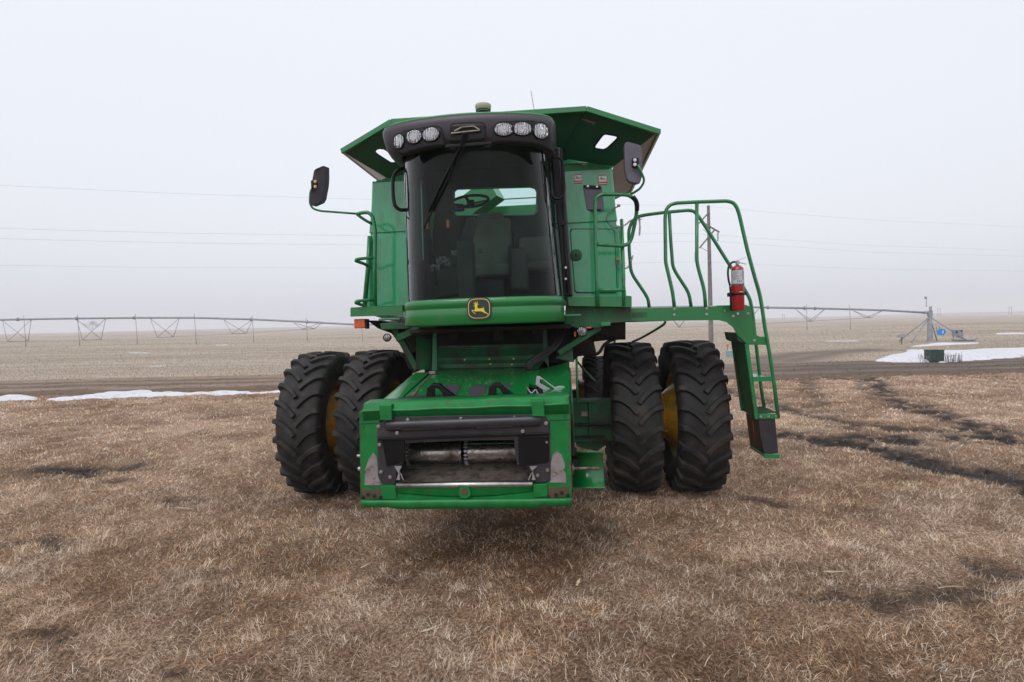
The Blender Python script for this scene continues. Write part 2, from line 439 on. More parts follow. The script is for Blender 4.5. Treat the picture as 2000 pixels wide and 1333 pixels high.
def mud(x, y):
    wx = x + .7 * (fbm(x, y, 4, 2.6) - .5); wy = y + .7 * (fbm(x + 40, y + 9, 4, 2.6) - .5)
    m = np.zeros(np.shape(x))
    n = fbm(x, y, 5, 4.1); n = (n - .5) * 1.35 + .5
    for P, w, s in TRACKS:
        d = dseg(wx, wy, P); m = np.maximum(m, s * (1 - sstep(w * .5, w * 3.4, d)) * sstep(.36, .60, n + .12 * s))
    for (cx, cy), a, b, s in PATCH:
        d = np.hypot((wx - cx) / a, (wy - cy) / b); m = np.maximum(m, s * (1 - sstep(.4, 1.3, d)) * sstep(.25, .5, n + .1))
    hf = fbm(x + 9, y + 2, 3, 11.0)
    return np.clip(1.1 * m * sstep(.20, .46, hf + .22 * m), 0, 1)
def gz(x, y):
    r2 = (x + .13) ** 2 + (y - 7.4) ** 2
    z = .0148 * (x + .13) * np.exp(-r2 / 50)
    near = np.exp(-np.maximum(y - 22, 0) / 8) * sstep(-40, -10, y)
    flat = 1 - .7 * np.exp(-r2 / 10)
    z = z + near * flat * (.10 * (fbm(x, y, 3, .55) - .5) + .045 * (fbm(x, y, 3, 3.0) - .5) + .045 * (fbm(x + 70, y, 2, 9.0) - .5)) - near * mud(x, y) * (.05 - .11 * (fbm(x + 2, y + 5, 3, 7.0) - .4))
    return z
def grass_edge(x):   # far border of the lawn
    return 19.3 + .035 * (x + 9) + .9 * (fbm(x, x * 0 + 3., 3, .35) - .5)
def road_far(x): return 27.0 + .11 * np.clip(x, -20, 30) * .5 + .8 * (fbm(x, x * 0 + 9., 3, .25) - .5)
def gradZ(x, y): return gz(x, y)

# ------------------------------------------------------------------ the ground: one sheet to the horizon
ys = np.concatenate([np.linspace(-300, -20, 14), np.linspace(-18, 2.4, 40), np.arange(2.5, 12, .06), np.arange(12, 32, .12)])
yy = [32.0]
while yy[-1] < 4200: yy.append(yy[-1] * 1.03 + .05)
ys = np.concatenate([ys, yy])
NIN, NOUT = 420, 14
uu = np.linspace(-1, 1, NIN); NX = NIN + 2 * NOUT
wid = np.minimum(1.25 * (np.abs(ys - 0) + 6), 3000)
wid[ys < 2.4] = np.maximum(wid[ys < 2.4], 40)
_k = np.linspace(0, 1, NOUT + 1)[1:]
_out = wid[:, None] * (3400.0 / wid[:, None]) ** _k[None, :]   # a few wide columns carry the sheet on to both sides
X = np.concatenate([-_out[:, ::-1], uu[None, :] * wid[:, None], _out], 1); Y = np.repeat(ys[:, None], NX, 1)
Z = gz(X, Y)
# far low rises
rise = 9.0 * np.exp(-((X - 1250) / 600) ** 2 - ((Y - 1500) / 450) ** 2) + 4.2 * np.exp(-((X + 560) / 380) ** 2 - ((Y - 1450) / 450) ** 2)
Z = Z + rise + (fbm(X, Y, 3, .004) - .5) * 3.0 * sstep(120, 700, Y)
co = np.stack([X, Y, Z], -1).reshape(-1, 3)
nr = len(ys)
ii = np.arange((nr - 1) * (NX - 1)); ri = ii // (NX - 1); ci = ii % (NX - 1)
a0 = ri * NX + ci
quads = np.stack([a0, a0 + 1, a0 + NX + 1, a0 + NX], -1)
def np_mesh(name, co, faces, k):
    me = bpy.data.meshes.new(name)
    me.vertices.add(len(co)); me.vertices.foreach_set('co', co.astype(np.float32).ravel())
    nf = len(faces); me.loops.add(nf * k); me.loops.foreach_set('vertex_index', faces.astype(np.int32).ravel())
    me.polygons.add(nf); me.polygons.foreach_set('loop_start', np.arange(nf, dtype=np.int32) * k)
    me.update(calc_edges=True)
    return me
me = np_mesh('ground', co, quads, 4)
me.polygons.foreach_set('use_smooth', np.ones(len(quads), bool))
xf, yf = X.ravel(), Y.ravel()
mm = mud(xf, yf)
ge = grass_edge(xf); rf = road_far(xf)
rightness = sstep(5, 14, xf)
road = sstep(ge - .3, ge + .5, yf) * (1 - sstep(rf - .8, rf + .8, yf))
# worn wheel lanes on the road, darker to the right
lane = np.zeros_like(xf)
for off, w in ((1.6, .55), (3.6, .55), (5.2, .4)):
    c = ge + off + .5 * (fbm(xf, xf * 0 + off, 2, .15) - .5); lane = np.maximum(lane, np.exp(-((yf - c) / w) ** 2))
# turning loops into the field
LOOPS = [GP([(1470, 712), (1520, 699), (1560, 691), (1620, 687), (1700, 683)]), GP([(1540, 706), (1590, 697), (1640, 688), (1720, 684)]), GP([(1480, 700), (1530, 694), (1600, 689)])]
for P in LOOPS: lane = np.maximum(lane, .8 * np.exp(-(dseg(xf, yf, P) / .8) ** 2)); road = np.maximum(road, np.exp(-(dseg(xf, yf, P) / 2.2) ** 2))
bank = sstep(ge - .2, ge + .3, yf) * (1 - sstep(ge + .9, ge + 1.8, yf))
field = sstep(rf - .8, rf + .8, yf) * (1 - np.clip(road - .2, 0, 1))
tone = fbm(xf, yf, 4, .55) * .55 + fbm(xf + 31, yf + 7, 3, 2.3) * .45
def setattr_f(me, name, arr):
    at = me.attributes.new(name, 'FLOAT', 'POINT'); at.data.foreach_set('value', arr.astype(np.float32).ravel())
for nm, ar in (('mud', mm), ('road', road), ('lane', lane * road), ('field', field), ('right', rightness), ('tone', tone), ('bank', bank)): setattr_f(me, nm, ar)
def ground_mat():
    m = bpy.data.materials.new('ground_soil'); m.use_nodes = True
    n = m.node_tree.nodes; l = m.node_tree.links; p = n['Principled BSDF']
    p.inputs['Roughness'].default_value = 0.95; p.inputs['Specular IOR Level'].default_value = 0.15
    geo = n.new('ShaderNodeNewGeometry')
    def at(k):
        a = n.new('ShaderNodeAttribute'); a.attribute_name = k; return a.outputs['Fac']
    def noise(s, d=5, r=.6, scl=None):
        a = n.new('ShaderNodeTexNoise'); a.inputs['Scale'].default_value = s; a.inputs['Detail'].default_value = d; a.inputs['Roughness'].default_value = r
        if scl:
            mp = n.new('ShaderNodeMapping'); mp.inputs['Scale'].default_value = scl; l.new(geo.outputs['Position'], mp.inputs[0]); l.new(mp.outputs[0], a.inputs['Vector'])
        else: l.new(geo.outputs['Position'], a.inputs['Vector'])
        return a.outputs['Fac']
    def ramp(f, stops):
        r_ = n.new('ShaderNodeValToRGB'); e = r_.color_ramp.elements
        e[0].position, e[0].color = stops[0][0], (*stops[0][1], 1); e[1].position, e[1].color = stops[-1][0], (*stops[-1][1], 1)
        for s in stops[1:-1]: k = e.new(s[0]); k.color = (*s[1], 1)
        l.new(f, r_.inputs[0]); return r_.outputs[0]
    def mixc(f, a, b, mode='MIX'):
        x_ = n.new('ShaderNodeMix'); x_.data_type = 'RGBA'; x_.blend_type = mode
        if isinstance(f, float): x_.inputs[0].default_value = f
        else: l.new(f, x_.inputs[0])
        for s, v in ((6, a), (7, b)):
            if isinstance(v, tuple): x_.inputs[s].default_value = (*v, 1)
            else: l.new(v, x_.inputs[s])
        return x_.outputs[2]
    def math_(op, a, b, c=None):
        x_ = n.new('ShaderNodeMath'); x_.operation = op
        for i, v in enumerate((a, b, c)):
            if v is None: continue
            if isinstance(v, (int, float)): x_.inputs[i].default_value = v
            else: l.new(v, x_.inputs[i])
        x_.use_clamp = op == 'MULTIPLY_ADD'
        return x_.outputs[0]
    fine = noise(38, 8, .8); mid = noise(2.6, 6, .65)
    g1 = ramp(fine, [(.34, (.030, .022, .018)), (.48, (.15, .105, .080)), (.58, (.31, .235, .185)), (.70, (.56, .47, .40))])
    tn = ramp(at('tone'), [(.3, (.70, .62, .56)), (.5, (1.1, 1.06, 1.03)), (.7, (1.5, 1.5, 1.52))])
    grass = mixc(1.0, g1, tn, 'MULTIPLY')
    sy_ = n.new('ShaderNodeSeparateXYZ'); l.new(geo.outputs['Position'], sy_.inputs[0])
    ny_ = ramp(math_('MULTIPLY', sy_.outputs['Y'], .05), [(.2, (.95, .85, .72)), (.42, (1.15, 1.07, .97)), (.62, (1.35, 1.27, 1.17))])  # sheet painted darker near for shaded gaps, paler far off for lit tops
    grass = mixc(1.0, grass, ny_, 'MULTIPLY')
    mudc = ramp(noise(14, 8, .75), [(.35, (.007, .0055, .005)), (.52, (.024, .018, .015)), (.68, (.085, .066, .053))])
    grass = mixc(at('mud'), grass, mudc)
    # road
    rl = ramp(noise(1.3, 9, .75, (.35, 1.6, 1)), [(.3, (.16, .112, .082)), (.5, (.27, .195, .145)), (.7, (.37, .285, .225))])
    rr = ramp(noise(1.3, 9, .75, (.25, 2.2, 1)), [(.3, (.085, .064, .053)), (.5, (.165, .127, .104)), (.7, (.26, .205, .172))])
    rc = mixc(at('right'), rl, rr)
    rc = mixc(math_('MULTIPLY', at('lane'), .55), rc, (.060, .047, .042))
    bk = ramp(noise(5, 8, .8), [(.35, (.05, .035, .02)), (.5, (.15, .10, .065)), (.68, (.27, .20, .14))])
    rc = mixc(at('bank'), rc, bk)
    col = mixc(at('road'), grass, rc)
    # stubble field: pale residue over soil, in rows
    f1 = ramp(noise(11, 9, .85, (.8, 1.0, 1)), [(.34, (.20, .155, .125)), (.47, (.36, .295, .24)), (.58, (.49, .42, .35)), (.7, (.64, .575, .50))])
    f2 = ramp(noise(.05, 5, .6, (.25, 1, 1)), [(.35, (.80, .79, .76)), (.5, (1, 1, 1)), (.66, (1.16, 1.17, 1.16))])
    f3 = ramp(noise(.35, 4, .6, (.12, 1, 1)), [(.35, (.86, .85, .83)), (.65, (1.12, 1.12, 1.12))])
    fc = mixc(1.0, mixc(1.0, f1, f2, 'MULTIPLY'), f3, 'MULTIPLY')
    col = mixc(at('field'), col, fc)
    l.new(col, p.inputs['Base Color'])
    bp = n.new('ShaderNodeBump'); bp.inputs['Strength'].default_value = .7; bp.inputs['Distance'].default_value = .03
    l.new(noise(22, 7, .7), bp.inputs['Height']); l.new(bp.outputs[0], p.inputs['Normal'])
    # wet mud has a sheen
    rg = math_('MULTIPLY_ADD', at('mud'), -.22, .95); l.new(rg, p.inputs['Roughness'])
    return m
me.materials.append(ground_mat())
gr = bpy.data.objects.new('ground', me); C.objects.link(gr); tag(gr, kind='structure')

# ------------------------------------------------------------------ dead grass, blade by blade
def blades(name, boxes, pale=False, seed=1, label='', height=1.0):
    rng = np.random.default_rng(seed)
    xs, ys_, ws = [], [], []
    for (x0, x1, y0, y1, dens, w) in boxes:
        k = int((x1 - x0) * (y1 - y0) * dens); xs.append(rng.uniform(x0, x1, k)); ys_.append(rng.uniform(y0, y1, k)); ws.append(np.full(k, w))
    x = np.concatenate(xs); y = np.concatenate(ys_); w = np.concatenate(ws)
    keep = (np.abs(x) < (y + 1.2) * 1.02 + .8) & (y < grass_edge(x) + rng.normal(0, .15, len(x)))
    x, y, w = x[keep], y[keep], w[keep]
    mm = mud(x, y); c1 = fbm(x + 3, y, 3, 2.4)
    keep = rng.random(len(x)) > np.clip(mm * 1.15, 0, .95) * (.97 if not pale else .7)
    c9 = fbm(x + 13, y + 3, 3, 8.0)
    keep &= (rng.random(len(x)) < .6 + .8 * c1) & (rng.random(len(x)) < sstep(.22, .46, c9) + .3)
    x, y, w, mm, c1 = x[keep], y[keep], w[keep], mm[keep], c1[keep]; k = len(x)
    z = gz(x, y)
    ln = (rng.uniform(.03, .085, k) if not pale else rng.uniform(.04, .12, k)) * (.6 + .9 * fbm(x, y + 20, 3, 1.4)) * (.6 + .8 * fbm(x + 13, y + 3, 3, 8.0)) * height
    # combed direction by patches, strongly laid over
    da = fbm(x + 50, y + 50, 3, .8) * 12.0 + rng.normal(0, 1.5 if not pale else 2.5, k)
    el0 = rng.uniform(.35, 1.35, k); bend = rng.uniform(.05, 1.1, k) * (1.2 if pale else 1)
    dx, dy = np.cos(da), np.sin(da)
    tw = rng.uniform(0, math.pi, k); sx, sy = np.cos(tw), np.sin(tw)
    nseg = 3; V = np.zeros((k, (nseg) * 2 + 1, 3)); px, py, pz = x.copy(), y.copy(), z - .004
    el = el0
    for s in range(nseg + 1):
        if s == nseg: V[:, -1] = np.stack([px, py, pz], -1)
        else:
            hw = w * (1 - .25 * s)
            V[:, 2 * s] = np.stack([px - sx * hw, py - sy * hw, pz], -1); V[:, 2 * s + 1] = np.stack([px + sx * hw, py + sy * hw, pz], -1)
        st = ln / nseg
        px = px + dx * np.cos(el) * st; py = py + dy * np.cos(el) * st; pz = np.maximum(pz + np.sin(el) * st, z + .004); el = el - bend / nseg * 1.6
    nv = nseg * 2 + 1
    base = (np.arange(k) * nv)[:, None]
    T = []
    for s in range(nseg - 1):
        a = 2 * s; T += [[a, a + 1, a + 3], [a, a + 3, a + 2]]
    T += [[nv - 3, nv - 2, nv - 1]]
    T = np.array(T); Fc = (base[:, :, None] + T[None]).reshape(-1, 3)
    me = np_mesh(name, V.reshape(-1, 3), Fc, 3)
    # colour per blade, with occlusion in the clump gaps painted darker
    t = .5 * fbm(x, y, 4, .55) + .5 * fbm(x + 31, y + 7, 3, 2.3)
    t = np.clip((t - .5) * 1.0 + (fbm(x + 13, y + 3, 3, 8.0) - .5) * .9 + (fbm(x + 5, y + 63, 2, 17.0) - .5) * .9 + .47 + .15 * sstep(4.5, 11, y) + rng.normal(0, .30, k), 0, 1)  # paler with distance, painting in the lit blade tops
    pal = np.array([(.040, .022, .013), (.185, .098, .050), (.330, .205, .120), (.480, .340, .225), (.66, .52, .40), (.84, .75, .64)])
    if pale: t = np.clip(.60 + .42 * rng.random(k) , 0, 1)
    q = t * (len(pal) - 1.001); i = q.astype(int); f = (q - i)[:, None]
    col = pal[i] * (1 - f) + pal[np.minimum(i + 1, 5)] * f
    red = rng.random(k)[:, None]; col = col * np.where(red < .16, np.array([[1.12, .88, .72]]), 1.0)
    col = col * np.array([[1.26, 1.25, 1.18]])
    gry = (fbm(x + 80, y + 11, 3, 1.1) > .58)[:, None] * .4
    col = col * (1 - gry) + gry * col.mean(1, keepdims=True) * np.array([[1.14, 1.01, .90]])
    col = col * (1 - .55 * mm[:, None])
    cc = np.repeat(np.concatenate([col, np.ones((k, 1))], 1), nv, 0)
    at = me.attributes.new('tint', 'FLOAT_COLOR', 'POINT'); at.data.foreach_set('color', cc.astype(np.float32).ravel())
    me.materials.append(M['blade'])
    o = bpy.data.objects.new(name, me); C.objects.link(o); tag(o, label, 'grass', kind='stuff')
    print(name, k)
    return o
bm_ = bpy.data.materials.new('dead_grass_blade'); bm_.use_nodes = True
_n = bm_.node_tree.nodes; _p = _n['Principled BSDF']; _a = _n.new('ShaderNodeAttribute'); _a.attribute_name = 'tint'
bm_.node_tree.links.new(_a.outputs['Color'], _p.inputs['Base Color']); _p.inputs['Roughness'].default_value = .8; _p.inputs['Specular IOR Level'].default_value = .2
M['blade'] = bm_
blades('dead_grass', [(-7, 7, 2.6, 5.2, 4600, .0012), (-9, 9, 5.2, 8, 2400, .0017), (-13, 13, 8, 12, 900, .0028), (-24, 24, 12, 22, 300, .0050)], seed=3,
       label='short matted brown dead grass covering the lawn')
blades('straw_blades', [(-7, 7, 2.6, 5.5, 130, .0018), (-9, 9, 5.5, 9, 50, .0024), (-15, 15, 9, 15, 10, .004)], pale=True, seed=5,
       label='longer bleached grass blades scattered through the brown lawn')

# stubble bits on the field and crumbs on the road
def bits(name, n_, y0, y1, seed, fn, cols, label, cat, size=(.012, .05)):
    rng = np.random.default_rng(seed)
    y = y0 * (y1 / y0) ** rng.random(n_); x = rng.uniform(-1.15, 1.15, n_) * (y + 3)
    k_ = fn(x, y, rng); x, y = x[k_], y[k_]; k = len(x)
    a = rng.uniform(0, math.pi, k); ln = rng.uniform(*size, k) * (1 + y / 60); h = rng.uniform(.004, .016, k) * (1 + y / 60); st = rng.random(k) < .3
    dx, dy = np.cos(a) * ln / 2, np.sin(a) * ln / 2; z = gz(x, y)
    V = np.zeros((k, 4, 3))
    V[:, 0] = np.stack([x - dx, y - dy, z], -1); V[:, 1] = np.stack([x + dx, y + dy, z + .0], -1)
    V[:, 2] = np.stack([x + dx * .9, y + dy * .9 + .3 * h, z + h], -1); V[:, 3] = np.stack([x - dx * .9, y - dy * .9 + .3 * h, z + h * rng.uniform(.3, 1.2, k)], -1)
    V[st, 1] = V[st, 0] + np.array([.012, 0, 0]); V[st, 2] = V[st, 1] + np.stack([0 * h[st], 0 * h[st], h[st] * 4], -1); V[st, 3] = V[st, 0] + np.stack([0 * h[st], 0 * h[st], h[st] * 4], -1)
    me = np_mesh(name, V.reshape(-1, 3), np.arange(4 * k).reshape(k, 4), 4)
    cols = np.array(cols); col = cols[rng.integers(0, len(cols), k)] * rng.uniform(.7, 1.2, (k, 1))
    at = me.attributes.new('tint', 'FLOAT_COLOR', 'POINT'); at.data.foreach_set('color', np.repeat(np.concatenate([col, np.ones((k, 1))], 1), 4, 0).astype(np.float32).ravel())
    me.materials.append(M['blade']); o = bpy.data.objects.new(name, me); C.objects.link(o); tag(o, label, cat, kind='stuff')
def fld(x, y, rng):
    ok = (y > road_far(x) - .3 + rng.normal(0, .5, len(x)))
    for P in LOOPS: ok &= dseg(x, y, P) > 1.3
    return ok
bits('crop_residue', 260000, 26, 150, 4, fld, [(.50, .43, .34), (.38, .31, .23), (.28, .21, .15), (.62, .56, .47)], 'pale chopped corn stalks and husks strewn over the far field', 'crop residue')
def rd(x, y, rng): return (y > grass_edge(x)) & (y < road_far(x)) & (rng.random(len(x)) < .2)
bits('road_debris', 16000, 18, 30, 6, rd, [(.30, .22, .16), (.12, .09, .07), (.05, .04, .035)], 'clods and husk scraps on the dirt road', 'debris', (.02, .07))
# corn husks lying in the grass
def husk(px, py, ln, ang, lab, w=.02):
    g = G(px, py); x, y = g.x, g.y; z = float(gz(np.array([x]), np.array([y]))[0]) + .028
    b = MB(); rows = []
    for i in range(9):
        t = i / 8; ww = w * .75 * math.sin(math.pi * min(1, .12 + t * .9)) ** .7 * (1 - .4 * t) * (.7 + .5 * math.sin(px + i * 2.1) ** 2); lift = .014 * math.sin(t * 3 + px)
        cx, cy = x + math.cos(ang) * ln * (t - .5), y + math.sin(ang) * ln * (t - .5)
        rows.append([Vector((cx - math.sin(ang) * ww * s, cy + math.cos(ang) * ww * s, z + lift + .9 * ww * (1 - s * s) * math.cos(i + px))) for s in (-1, -.5, 0, .5, 1)])
    b.grid(rows)
    o = b.build('corn_husk', 'straw', solid=.002); tag(o, lab, 'husk', 'corn husks lying on the dead grass')
husk(1632, 1131, .20, -.35, 'largest pale corn husk lying right of the machine in open grass', .022)
husk(655, 1160, .10, .9, 'small pale corn husk in the grass, below and left of the feeder opening')
husk(1130, 1146, .09, 1.1, 'small straw husk in the grass in front of the right dual wheels')
husk(840, 1235, .13, .3, 'curled straw husk nearest the bottom edge, left of centre')
husk(187, 957, .22, -.2, 'flat corn husk beside the left mud patch', .03)
husk(360, 990, .22, .1, 'pale husk in front of the smaller mud patch left of the wheels', .025)
husk(1860, 1160, .25, .05, 'thin pale stalk lying beside the muddy rut at lower right', .008)
husk(715, 1105, .09, .4, 'short pale husk in the grass just below the feeder corner')
husk(1540, 905, .10, .5, 'small pale husk right of the ladder foot', .02)

# snow
def snow(pts, lab, h=.10, kind='stuff', z0=.0):
    P = [G(a, b) for a, b in pts]; xs = [p.x for p in P]; ysn = [p.y for p in P]
    x0, x1, y0, y1 = min(xs), max(xs), min(ysn), max(ysn)
    poly = np.array([(p.x, p.y) for p in P])
    nx = int(min(260, max(30, (x1 - x0) / .09))); ny = int(min(70, max(14, (y1 - y0) / .09)))
    xg, yg = np.meshgrid(np.linspace(x0 - .5, x1 + .5, nx), np.linspace(y0 - .3, y1 + .3, ny))
    xr = xg + .5 * (fbm(xg, yg, 5, 2.2) - .5); yr = yg + .45 * (fbm(xg + 9, yg, 5, 2.2) - .5)
    ins = np.zeros(xg.shape, bool); j = len(poly) - 1
    for i in range(len(poly)):
        xi, yi = poly[i]; xj, yj = poly[j]
        c_ = ((yi > yr) != (yj > yr)) & (xr < (xj - xi) * (yr - yi) / (yj - yi + 1e-12) + xi); ins ^= c_; j = i
    d = dseg(xr, yr, [tuple(p) for p in poly] + [tuple(poly[0])])
    hh = np.where(ins, h * (1 - np.exp(-d / .25)) + .012, -.05 - .2 * d) + np.where(ins, .05 * (fbm(xg, yg, 4, 1.2) - .4) * np.minimum(d / .3, 1), 0)
    zz = gz(xg, yg) + hh + z0
    b = MB(); b.grid([[Vector((xg[i, k], yg[i, k], zz[i, k])) for k in range(nx)] for i in range(ny)])
    o = b.build('snow', 'snow' if h > .06 else 'thin_snow', fix=False); tag(o, lab, 'snow', kind=kind)
M['thin_snow'] = mat('thin_snow', (.50, .48, .47), .8, var=.1, vscale=2, dirt=(.30, .26, .22), dirt_amt=.55, dscale=1.6)
M['snow'] = mat('old_snow', (.66, .66, .70), .7, var=.06, vscale=3, dirt=(.40, .35, .31), dirt_amt=.30, dscale=5, bump=.4, bscale=8)
snow([(-60, 790), (0, 777), (30, 775), (55, 773), (72, 778), (62, 782), (0, 785), (-60, 797)], 'white snow remnant along the lawn edge at far left', .10)
snow([(70, 781), (130, 778), (180, 772), (200, 768), (250, 765), (290, 762), (305, 767), (345, 769), (400, 770), (440, 766), (470, 765), (500, 768), (560, 763), (560, 766), (480, 770), (440, 771), (380, 773), (300, 776), (200, 779), (110, 783)],
     'long ragged strip of snow between lawn and dirt road left of the machine', .09)
snow([(1710, 706), (1735, 697), (1768, 692), (1775, 685), (1800, 687), (1850, 689), (1900, 686), (1960, 684), (2060, 681), (2060, 693), (1980, 699), (1900, 705), (1840, 708), (1760, 708)],
     'big snow drift around the green box on the right', .16)
snow([(1773, 678), (1800, 675), (1830, 671), (1870, 672), (1915, 670), (1912, 672), (1860, 674), (1810, 677)], 'thin snow strip under the pivot control boxes', .10)
snow([(285, 716), (322, 714), (322, 716.5), (288, 717)], 'small snow patch in the field left of the machine', .04)
snow([(250, 688), (292, 689), (292, 691.5), (252, 690.5)], 'faint snow patch behind the field at left', .05)
snow([(420, 674), (445, 673), (440, 676), (424, 676)], 'distant snow patch under the irrigation pipe', .06)
snow([(1610, 666.5), (1680, 665.5), (1672, 668), (1615, 668.3)], 'thin distant snow patch left of the pivot tower', .05)
snow([(1945, 652), (2005, 651), (2005, 653.2), (1948, 653.6)], 'farthest snow streak at the right edge', .08)
snow([(1695, 709), (1703, 709)] if False else [(1170, 739), (1300, 737), (1300, 740), (1172, 742)], 'snow remnant seen between the front wheels', .05)

# =================================================================== the combine
root = empty('combine_harvester')
root.matrix_world = Mc
tag(root, 'green combine harvester with dual front wheels and no header, parked on dead grass', 'combine')
V3 = Vector
def bolt(c, ax, r=.012, h=.010, parent=None, m='steel', name='bolt'):
    c = V3(c); ax = V3(ax).normalized(); b = MB()
    b.cyl(c, c + ax * h * .35, r * 1.45, 14); b.cyl(c + ax * h * .35, c + ax * h, r, 6)
    return b.build(name, m, parent, bevel=.0015, seg=1)
FW = V3((0, -1, 0))

# ---- tyres and wheels
def tyre_mesh(Rr=.95, hw=.275, nl=26, rb=.535):
    b = MB(); k = Rr / .95
    half = [(.0, .908), (.10, .906), (.19, .898), (.235, .885), (.262, .862), (.280, .81), (.288, .73), (.272, .64), (.245, .58), (.225, rb / k + .01), (.205, rb / k)]
    prof = [(-s * hw / .275, r * k) for s, r in half[::-1]] + [(s * hw / .275, r * k) for s, r in half[1:]]
    b.lathe(prof, (0, 0, 0), (1, 0, 0), n=120)
    def P(s, ph, r): return V3((s, -r * math.cos(ph), r * math.sin(ph)))
    for side in (-1, 1):
        for i in range(nl):
            ph0 = 2 * math.pi * (i + (.5 if side > 0 else 0)) / nl
            pts = []
            for j in range(9):
                u = j / 8; s = .008 + u * .252; ph = ph0 + .20 * (1 - (1 - u) ** 1.75); pts.append((s, ph, .95 - .016 * u * u, .893 - .02 * u))
            pts.append((.276, pts[-1][1] + .003, .922, .84)); pts.append((.290, pts[-1][1] + .002, .878, .80)); pts.append((.292, pts[-1][1], .842, .79))
            rows = []
            for j, (s, ph, rt, rbb) in enumerate(pts):
                a = pts[max(j - 1, 0)]; c = pts[min(j + 1, len(pts) - 1)]
                ds, dp = (c[0] - a[0]), (c[1] - a[1]) * .93; ln = math.hypot(ds, dp) or 1; nx, ny = -dp / ln, ds / ln
                wt = .0235 + .004 * (j > 6); wb = wt + .012
                row = []
                for (w, r) in ((-wb, rbb), (-wt, rt), (wt, rt), (wb, rbb)):
                    row.append(P(side * (s + nx * w) * hw / .275, ph + ny * w / .93, r * k))
                rows.append(row)
            nb = len(b.v); 
            b.grid(rows, smooth=False)
            m_ = len(rows)
            b.f.append((nb, nb + 1, nb + 2, nb + 3)); b.sm.append(False)
            e_ = nb + (m_ - 1) * 4; b.f.append((e_, e_ + 1, e_ + 2, e_ + 3)); b.sm.append(False)
    return b
def wheel(name, x, y, z, cone, rr=.95, hw=.275, rb=.535, proto=None, label=None):
    w = empty(name, (x, y, z), root)
    if proto is None: t = tyre_mesh(rr, hw, 25, rb).build('tyre', 'rubber', w, bevel=.004, seg=1)
    else: t = proto.copy(); C.objects.link(t); t.parent = w
    t.rotation_euler = (random.uniform(0, 6.28), 0, 0)
    b = MB()
    fl = hw * .80
    b.lathe([(-fl, rb + .03), (-fl + .02, rb + .03), (-fl + .03, rb - .01), (-fl * .5, rb - .03), (-.04, rb - .06), (.04, rb - .06), (fl * .5, rb - .03), (fl - .03, rb - .01), (fl - .02, rb + .03), (fl, rb + .03),
             (fl, rb + .015), (fl - .035, rb - .03), (.04, rb - .08), (-.04, rb - .08), (-fl + .035, rb - .03), (-fl, rb + .015)], (0, 0, 0), (1, 0, 0), n=64, closed=True)
    s = cone
    b.lathe([(s * .02, rb - .06), (s * .10, rb - .09), (s * .20, rb * .76), (s * .345, .27), (s * .372, .25), (s * .372, .0)], (0, 0, 0), (1, 0, 0), n=48)
    b.lathe([(s * .372, .25), (s * .372, .31), (s * .352, .31), (s * .352, .25)], (0, 0, 0), (1, 0, 0), n=40)
    for i in range(10):
        a = 2 * math.pi * i / 10; c = V3((s * .35, .28 * math.cos(a), .28 * math.sin(a))); b.cyl(c, c - V3((s * .03, 0, 0)), .014, 6)
    for i in range(8):
        a = 2 * math.pi * (i + .5) / 8; c = V3((s * .03, (rb - .1) * math.cos(a), (rb - .1) * math.sin(a))); b.box(c, (.05, .05, .05))
    b.build('rim', 'yellow', w)
    if label: w['label'] = label
    return w, t
AX = .915
_, TP = wheel('front_wheel', -2.40, 0, AX, 1)
wheel('front_wheel', -1.65, 0, AX, -1, proto=TP)
wheel('front_wheel', 1.65, 0, AX, 1, proto=TP)
wheel('front_wheel', 2.40, 0, AX, -1, proto=TP)
_, TR = wheel('rear_wheel', 1.42, 3.9, .72, -1, .74, .23, .36)
wheel('rear_wheel', -1.42, 3.9, .72, 1, .74, .23, .36, proto=TR)

# ---- axle, drives, chassis
b = MB()
b.box((0, -.05, .95), (2.9, .36, .36)); b.box((1.16, -.30, .93), (.62, .30, .50)); b.box((-1.16, -.30, .93), (.62, .30, .50))
b.box((1.12, -.47, .93), (.035, .06, .50)); b.box((-1.12, -.47, .93), (.035, .06, .50))
b.box((1.0, -.465, 1.175), (.36, .05, .03)); b.box((1.0, -.465, .70), (.5, .05, .03))
b.cyl((1.3, 0, AX), (1.95, 0, AX), .20, 24); b.cyl((-1.3, 0, AX), (-1.95, 0, AX), .20, 24)
b.slab([(.92, -.4, .68), (1.36, -.4, .68), (1.30, -.4, .62), (1.2, -.4, .55), (.98, -.4, .6)], (0, .1, 0))
b.build('front_axle', 'dgreen', root, bevel=.012)
b = MB(); b.cyl((.86, -.5, .90), (1.36, -.5, .90), .018, 12); b.cyl((.86, -.52, .76), (1.3, -.52, .76), .014, 12)
for x in (.98, 1.1, 1.22): b.cyl((x, -.5, .90), (x + .03, -.5, .90), .028, 12)
b.build('drive_shaft', 'dark', root)
b = MB(); b.box((0, 3.9, .72), (2.5, .18, .18)); b.box((0, 3.7, .95), (.5, .5, .4)); b.build('rear_axle', 'dgreen', root, bevel=.01)
b = MB()
for x in (-.80, .80): b.box((x, 2.2, 1.66), (.14, 5.6, .32))
b.box((0, 1.6, 1.95), (1.9, 4.6, .55)); b.box((0, 4.2, 1.55), (1.7, 1.6, .9))
b.box((0, -.2, 1.25), (1.3, .8, .5)); b.box((-.7, .1, 1.35), (.2, .5, .6)); b.box((.74, .1, 1.35), (.16, .5, .6))
b.build('chassis', 'dark', root, bevel=.01)
b = MB(); b.cyl((.62, .9, 1.0), (.62, 2.6, 1.25), .28, 24); b.box((0, 5.3, 1.5), (1.5, .9, .7)); b.build('cleaning_shoe', 'dgreen', root, bevel=.02, each=True)
# sticker on axle
b = MB(); b.box((1.055, -.507, 1.03), (.075, .002, .055)); b.build('sticker', 'primer', root)

